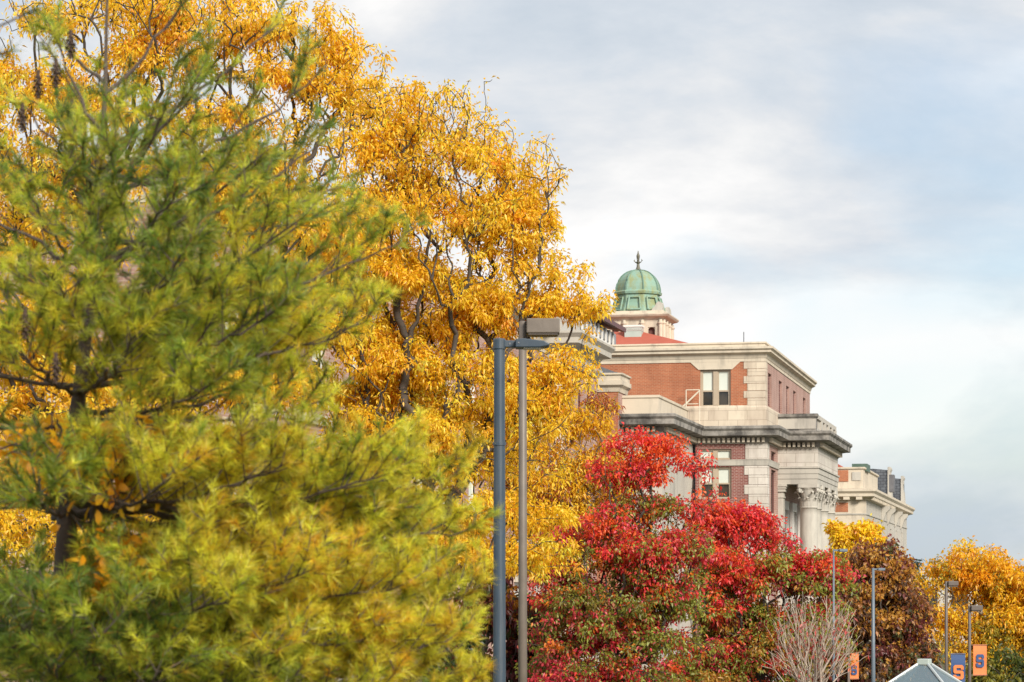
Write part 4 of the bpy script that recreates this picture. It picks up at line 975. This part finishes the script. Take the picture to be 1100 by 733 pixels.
tree('shrub', 'dark maroon and green shrub behind the slate blue lamp post', 'shrub', 505, 84,
     [(490,605,36,26),(525,640,40,45),(560,665,40,45),(590,690,35,55),(540,720,50,40)], 800, 11000, MAR, (0.22, 0.11, 0.3), 0.1, spread=0.36, seed=44)
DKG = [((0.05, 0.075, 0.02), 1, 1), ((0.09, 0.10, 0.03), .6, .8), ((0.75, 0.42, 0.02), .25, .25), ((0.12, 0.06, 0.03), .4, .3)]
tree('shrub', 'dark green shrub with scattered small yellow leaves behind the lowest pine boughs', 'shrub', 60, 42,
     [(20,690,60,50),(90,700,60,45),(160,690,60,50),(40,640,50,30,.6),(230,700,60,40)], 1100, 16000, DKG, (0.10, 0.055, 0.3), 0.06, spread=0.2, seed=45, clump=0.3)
FIR = [((0.03, 0.06, 0.03), 1, 1), ((0.05, 0.085, 0.04), 1, 1)]
tree('fir_tree', 'tip of a small dark green fir between the mansard hall and the golden tree', 'tree', 981, 170,
     [(981,598,4,6),(981,608,7,8),(981,625,11,14),(981,660,18,25),(981,690,22,20)], 420, 5200, FIR, (0.32, 0.07, 0.1), 0.1, spread=0.3, per=5, clump=0.2, seed=47, depth_k=1.0)
BARE = [((0.50, 0.06, 0.05), 1, 1), ((0.55, 0.16, 0.13), 1, 1)]
tree('bare_shrub', 'pale bare twiggy shrub with a few pink leaves in front of the broad red tree', 'shrub', 870, 72,
     [(865,680,30,32,.4),(845,690,20,30,.5),(895,690,26,30,.5),(905,665,16,18,.5),(850,655,16,20,.4),(880,645,18,22,.3),(870,720,32,30,.6),(912,700,14,20,.4)],
     800, 420, BARE, (0.12, 0.06, 0.3), 0.07, 'bark_pale', spread=0.2, per=8, clump=0.25, seed=52, alpha=0.9, fork_py=765, twig_min=0.0055, jit=0.06, pw=2.4)

# ivy climbing the stone base and wall of the hall
def ivy():
    rng = np.random.default_rng(60); n = 12000
    va, vb_ = v_on_u(425, UW2), v_on_u(505, UW2)
    vv = va+(vb_-va)*rng.random(n); hmax = 4.6+1.3*np.sin(vv*0.8)+0.8*np.sin(vv*2.1)
    z = hmax*rng.random(n)**0.8; u = UW2+0.25+rng.random(n)*0.5
    X = np.stack([u*K+vv*S, -u*S+vv*K, z], 1); d = unit(rng.normal(size=(n, 3))*0.6+np.array([K*0.6, -S-0.3, -0.6]))
    c = np.array([[0.03, 0.055, 0.02]])*(0.6+0.9*rng.random((n, 1)))*np.array([1, 1, 1.0])
    red = rng.random(n) < 0.05; c[red] = (0.25, 0.04, 0.03)
    V, Fc, cc = leaves(X, d, 0.2+0.12*rng.random(n), 0.17+0.1*rng.random(n), c, 0.2, rng)
    o0 = np.array(world(UW2+0.3, va, 0)); o = np_mesh('ivy', V-o0, Fc, M['leaf'], None, cc); o.location = o0
    tag(o, 'dark green ivy climbing the stone base of the brick hall, seen below the pine boughs', 'ivy')
ivy()
# far woods closing the view
def woods():
    rng = np.random.default_rng(70); n = 26000
    x = -300+900*rng.random(n); y = 430+120*rng.random(n); h = 5.2+1.2*np.sin(x*0.05)+0.9*np.sin(x*0.13+1)+0.5*np.sin(x*0.31+y)
    z = h*rng.random(n)**0.7; P = np.stack([x, y, z], 1)
    base_c = np.array([(0.10, 0.11, 0.03), (0.25, 0.14, 0.03), (0.06, 0.08, 0.03), (0.2, 0.07, 0.03)])
    c = base_c[((np.sin(x*0.11)+np.sin(x*0.037+2)+rng.normal(size=n)*0.4+2.2)/4.4*4).astype(int).clip(0, 3)]*(0.7+0.6*rng.random((n, 1)))
    V, Fc, cc = leaves(P, unit(rng.normal(size=(n, 3))), 1.5+rng.random(n), 1.2+rng.random(n), c, 0.2, rng)
    o = np_mesh('distant_woods', V, Fc, M['leaf'], None, cc); tag(o, 'far-off autumn woods along the horizon', 'woods', kind='stuff')
woods()

# ------------------------------------------------------------------ the pine in the foreground
YP = 12.0
def pine(name, label, YP, trunk_px, boughs, seed, tuft_n=44, trunk_r=0.10, needle=(0.05, 0.085), cones=(), ground_px=None, ymin=0):
    rng = np.random.default_rng(seed); k = YP/F
    tp = [np.array(at(x, y, YP)) for x, y in trunk_px]
    b = np.array([tp[-1][0] - (0 if ground_px is None else 0), YP, 0.0])
    r = thing(name, label, 'tree', Vector(b))
    tp = tp + [b]
    zs = np.array([p[2] for p in tp]); dz_ = zs.max()-zs; tr_ = np.clip(0.004+dz_*0.008+dz_**2*0.003, 0.0, trunk_r*1.6)
    MB().tube([tuple(p-b) for p in tp], list(tr_), 12).build('trunk', M['bark_pine'], r, smooth=True)
    def trunk_at(z):
        i = np.searchsorted(-zs, -z); i = min(max(i, 1), len(tp)-1); f = (zs[i-1]-z)/(zs[i-1]-zs[i]); return tp[i-1]*(1-f)+tp[i]*f
    EA, EB, RA, RB = [], [], [], []; tufts = []
    def chain(pts, r0, r1):
        n = len(pts)-1
        for i in range(n):
            EA.append(pts[i]); EB.append(pts[i+1]); RA.append(r0+(r1-r0)*i/n); RB.append(r0+(r1-r0)*(i+1)/n)
    def bez(p0, p1, p2, n): t = np.linspace(0, 1, n)[:, None]; return p0*(1-t)**2+2*p1*t*(1-t)+p2*t*t
    for bo in boughs:
        py0, ex, ey, dep = bo[:4]; dens = (bo[4] if len(bo) > 4 else 1.0)*(0.5 if py0 < 300 else 0.74 if py0 < 400 else 1.0 if ex < 230 else 1.25); tone = bo[5] if len(bo) > 5 else 0.5; rise = bo[6] if len(bo) > 6 else -0.10
        p0 = trunk_at(at(0, py0, YP).z); e = np.array(at(ex, ey, YP+dep)); ln = np.linalg.norm(e-p0)
        c = p0*0.45+e*0.55+np.array([0, 0, rise*ln])
        n = max(8, int(ln/0.08)); pts = bez(p0, c, e, n); pts[1:-1] += rng.normal(size=(n-2, 3))*0.010
        chain(pts, 0.007+0.007*ln, 0.003)
        side0 = rng.choice([-1, 1])
        m = int(max(6, ln/0.078)*dens)
        for j in range(m):
            t = 0.16+0.84*(j+rng.random()*0.8)/m; i = min(int(t*(n-1)), n-2); q = pts[i]*(1-(t*(n-1)-i))+pts[i+1]*(t*(n-1)-i)
            fwd = unit(pts[i+1]-pts[i]); sd = (-1)**j*side0
            lat = unit(np.cross(fwd, np.array([0, 0, 1.0])))*sd
            ll = (0.14+0.36*math.sin(min(1, t*1.05)*math.pi*0.86+0.35))*min(1.0, 0.45+ln*0.35)*(0.65+0.6*rng.random())
            d = unit(fwd*(0.55+0.4*rng.random())+lat*(0.75*rng.random()+0.25)+np.array([0, 0, 0.3+0.6*rng.random()])+rng.normal(size=3)*0.2)
            e2 = q+d*ll; c2 = q*0.5+e2*0.5-np.array([0, 0, 0.05*ll])
            m2 = max(3, int(ll/0.06)); p2 = bez(q, c2, e2, m2+1); chain(p2, 0.0038, 0.0022)
            for s in range(1, m2+1):
                if s/m2 < 0.42: continue
                tufts.append((p2[s], unit(p2[s]-p2[s-1]), tone))
                for _ in range(2 if rng.random() < 0.7 else 1):
                    d3 = unit(unit(p2[s]-p2[s-1])*0.8+unit(rng.normal(size=3))*0.75+np.array([0, 0, 0.25])); e3 = p2[s]+d3*(0.05+0.08*rng.random())
                    chain(np.array([p2[s], e3]), 0.003, 0.002); tufts.append((e3, d3, tone))
        tufts.append((pts[-1], unit(pts[-1]-pts[-2]), tone))
    EA, EB, RA, RB = map(np.array, (EA, EB, RA, RB))
    V, Fc = edge_tubes(EA, EB, RA, RB, 5); np_mesh('branch', V-b, Fc, M['bark_pine'], r, smooth=True)
    T = np.array([t[0] for t in tufts]); Dn = np.array([t[1] for t in tufts]); tone = np.array([t[2] for t in tufts]); nt_ = len(T)
    greens = np.array([(0.10, 0.175, 0.025), (0.24, 0.33, 0.035), (0.60, 0.60, 0.05), (0.86, 0.69, 0.05), (0.92, 0.52, 0.03)])
    lowf = np.sin(T @ np.array([3.1, 2.0, 4.2]))+np.sin(T @ np.array([-2.2, 4.1, 1.7])+1)
    tv = np.clip(tone+0.06+0.05*np.clip((T[:, 0]+1.0)/1.5, -1, 1)+lowf*0.10+rng.normal(size=nt_)*0.17, 0, 0.999)*4; i0 = tv.astype(int).clip(0, 3); fr = (tv-i0)[:, None]
    tc_ = greens[i0]*(1-fr)+greens[i0+1]*fr
    tc_ = tc_*(0.6+0.85*rng.random((nt_, 1)))
    nn = tuft_n; Pn = np.repeat(T, nn, 0); dd = np.repeat(Dn, nn, 0)
    back = rng.random((nt_*nn, 1))*0.05; d = unit(dd+unit(rng.normal(size=Pn.shape))*0.88); Pn = Pn-dd*back
    Ln = needle[0]+(needle[1]-needle[0])*rng.random(len(Pn)); W = 0.0026+0.0014*rng.random(len(Pn))
    s = unit(np.cross(d, rng.normal(size=Pn.shape)))
    tip = Pn+d*Ln[:, None]; tip[:, 2] -= 0.012*rng.random(len(Pn))
    Vn = np.stack([Pn-s*(W/2)[:, None], Pn+s*(W/2)[:, None], tip], 1).reshape(-1, 3)
    col = np.repeat(tc_, nn, 0)*(0.75+0.5*rng.random((len(Pn), 1)))
    old = rng.random(len(Pn)) < 0.06; col[old] = np.array([0.5, 0.22, 0.03])*(0.7+0.5*rng.random((old.sum(), 1)))
    np_mesh('needles', Vn-b, np.arange(len(Vn)).reshape(-1, 3), M['needle'], r, np.repeat(np.clip(col, 0, 0.88), 3, 0))
    for cx_, cy_, dp in cones:
        p = np.array(at(cx_, cy_, YP+dp)); cm = MB()
        for q in range(7):
            for a in range(6):
                t = a*math.pi/3+q*0.5; z = -q*0.016; rr = 0.022*math.sin((q+1.2)/8.2*math.pi)+0.006
                cm.add([(0.3*rr*math.cos(t), 0.3*rr*math.sin(t), z), (rr*math.cos(t-0.4), rr*math.sin(t-0.4), z-0.012), (1.15*rr*math.cos(t), 1.15*rr*math.sin(t), z-0.02), (rr*math.cos(t+0.4), rr*math.sin(t+0.4), z-0.012)], [(0, 1, 2, 3)])
        cm.tube([(0, 0, 0.02), (0, 0, -0.11)], 0.009, 6); o = cm.build('cone', M['cone'], r); o.location = Vector(p-b)
    print('tufts', nt_); return r
bg_ = []
R_ = np.random.default_rng(5)
# (row on the trunk, tip x, tip y, tip depth offset, density, tone 0 green..1 yellow, curve)
main = [
 (100, 205, -5, 0.1, .35, .25), (150, 60, 40, 0.0, .7, .4), (160, 300, 25, 0.2, .35, .3), (90, 50, 20, .3, .4, .4),
 (215, 345, 75, -.1, .7, .2), (200, 230, 70, -.5, .75, .2), (190, 20, 110, -.2, .7, .35), (230, 180, 110, -.9, .9, .12), (240, 90, 150, -1, .8, .25),
 (285, 350, 150, .1, .8, .2), (290, 290, 160, -.6, .9, .18), (285, -60, 200, .1, .8, .35), (300, 190, 200, -1.2, .9, .2), (300, 30, 210, -1, .8, .3),
 (345, 432, 262, 0, 1, .3), (350, 330, 230, -.7, 1, .28), (350, -90, 290, 0, .9, .35), (355, 200, 270, -1.3, 1, .28), (350, 60, 290, -1.2, .9, .35), (340, 380, 320, .5, .9, .4),
 (410, 395, 345, -.2, 1, .38), (410, 300, 330, -.9, 1, .4), (415, -100, 370, -.2, .9, .35), (420, 150, 350, -1.3, 1, .4), (420, 20, 370, -1.1, .9, .38), (440, 330, 400, .2, .8, .4),
 (450, 350, 430, -.3, .7, .4), (455, 230, 410, -1.0, .8, .4),(455, -80, 450, -.3, .8, .35),
 (535, 496, 508, 0, 1.1, .62), (540, 420, 508, -.6, 1.1, .6), (545, 450, 570, .3, 1, .6), (540, 310, 496, -1.0, 1.1, .55), (540, -90, 530, -.2, 1, .3), (545, 190, 508, -1.3, 1, .5), (545, 40, 530, -1.2, 1, .35), (530, 503, 570, -.2, 1, .6),
 (630, 508, 640, -.1, 1.2, .68), (640, 440, 625, -.6, 1.1, .65), (650, 496, 700, .1, 1.1, .62), (640, 340, 610, -1.0, 1.1, .6), (650, 400, 690, -.5, 1.1, .6), (650, 250, 640, -1.3, 1, .5),
 (560, 440, 600, .5, 1.1, .6), (600, 460, 640, .4, 1.1, .62), (600, 380, 600, .8, 1.1, .55), (680, 470, 700, .6, 1.1, .6), (700, 400, 720, .8, 1.1, .5), (690, 480, 690, -.4, 1, .62), (720, 450, 700, .3, 1, .6),
 (668, -90, 665, 0, 1, .1), (675, 110, 680, -1.4, .9, .12), (672, 20, 670, -1.2, .9, .1), (690, 300, 700, -1.0, 1, .5),
 (740, 508, 745, 0, 1, .6), (745, 420, 735, -.5, 1, .5), (745, 300, 740, -.9, 1, .4), (745, 180, 720, -1.2, 1, .25), (745, 60, 710, -1.2, 1, .12), (745, -80, 730, -.3, 1, .12), (760, 380, 790, -.2, .9, .5), (760, 100, 790, -.6, .9, .2),
]
# boughs that point away from the viewer, behind the trunk
for py0 in (190, 260, 330, 400, 545, 640, 740):
    for q in range(3):
        main.append((py0+10*q, 90+R_.uniform(-150, 260), py0-20+R_.uniform(-50, 10), R_.uniform(0.7, 1.7), .7, .25 if py0 < 480 else .45))
pine('pine_tree', 'large soft green and yellow pine filling the left foreground', YP,
     [(116, -60), (115, 0), (113, 100), (104, 250), (90, 380), (77, 490), (70, 600), (66, 733), (62, 900)], main, 9,
     cones=((60, 68, -.3), (76, 37, -.2), (41, 80, -.2), (24, 115, -.2), (27, 336, -1.1), (60, 384, -1.1)))
pine('pine_tree', 'pine whose few blurred twigs reach into the top left corner', 7.5,
     [(-420, -300), (-410, 0), (-400, 400), (-395, 800)], [(140, 38, 10, 0, .22, .2), (190, 10, 55, .2, .18, .25), (300, -120, 180, 0, .5, .2), (60, -90, -60, .1, .5, .2)], 12, tuft_n=36)

# young tree with broad orange leaves growing up behind the pine trunk
ORG = [((0.92, 0.46, 0.015), 1, 1), ((0.88, 0.38, 0.01), 1, .6), ((0.95, 0.56, 0.02), .6, 1)]
tree('young_tree', 'young tree with broad orange leaves tangled among the lower pine boughs', 'tree', 112, 11.5,
     [(95,465,34,22),(125,490,40,24),(55,505,30,20),(122,600,16,40,1),(85,640,20,16,.8),(150,480,30,18,.8),(110,530,30,20,.5),(30,470,20,14,.4)],
     260, 760, ORG, (0.060, 0.036, 0.25), 0.03, 'bark_dark', spread=0.10, per=12, clump=0.09, ovate=True, seed=61, twig_min=0.003, fork_py=720, depth_k=0.6)
print('objects', len(bpy.data.objects))
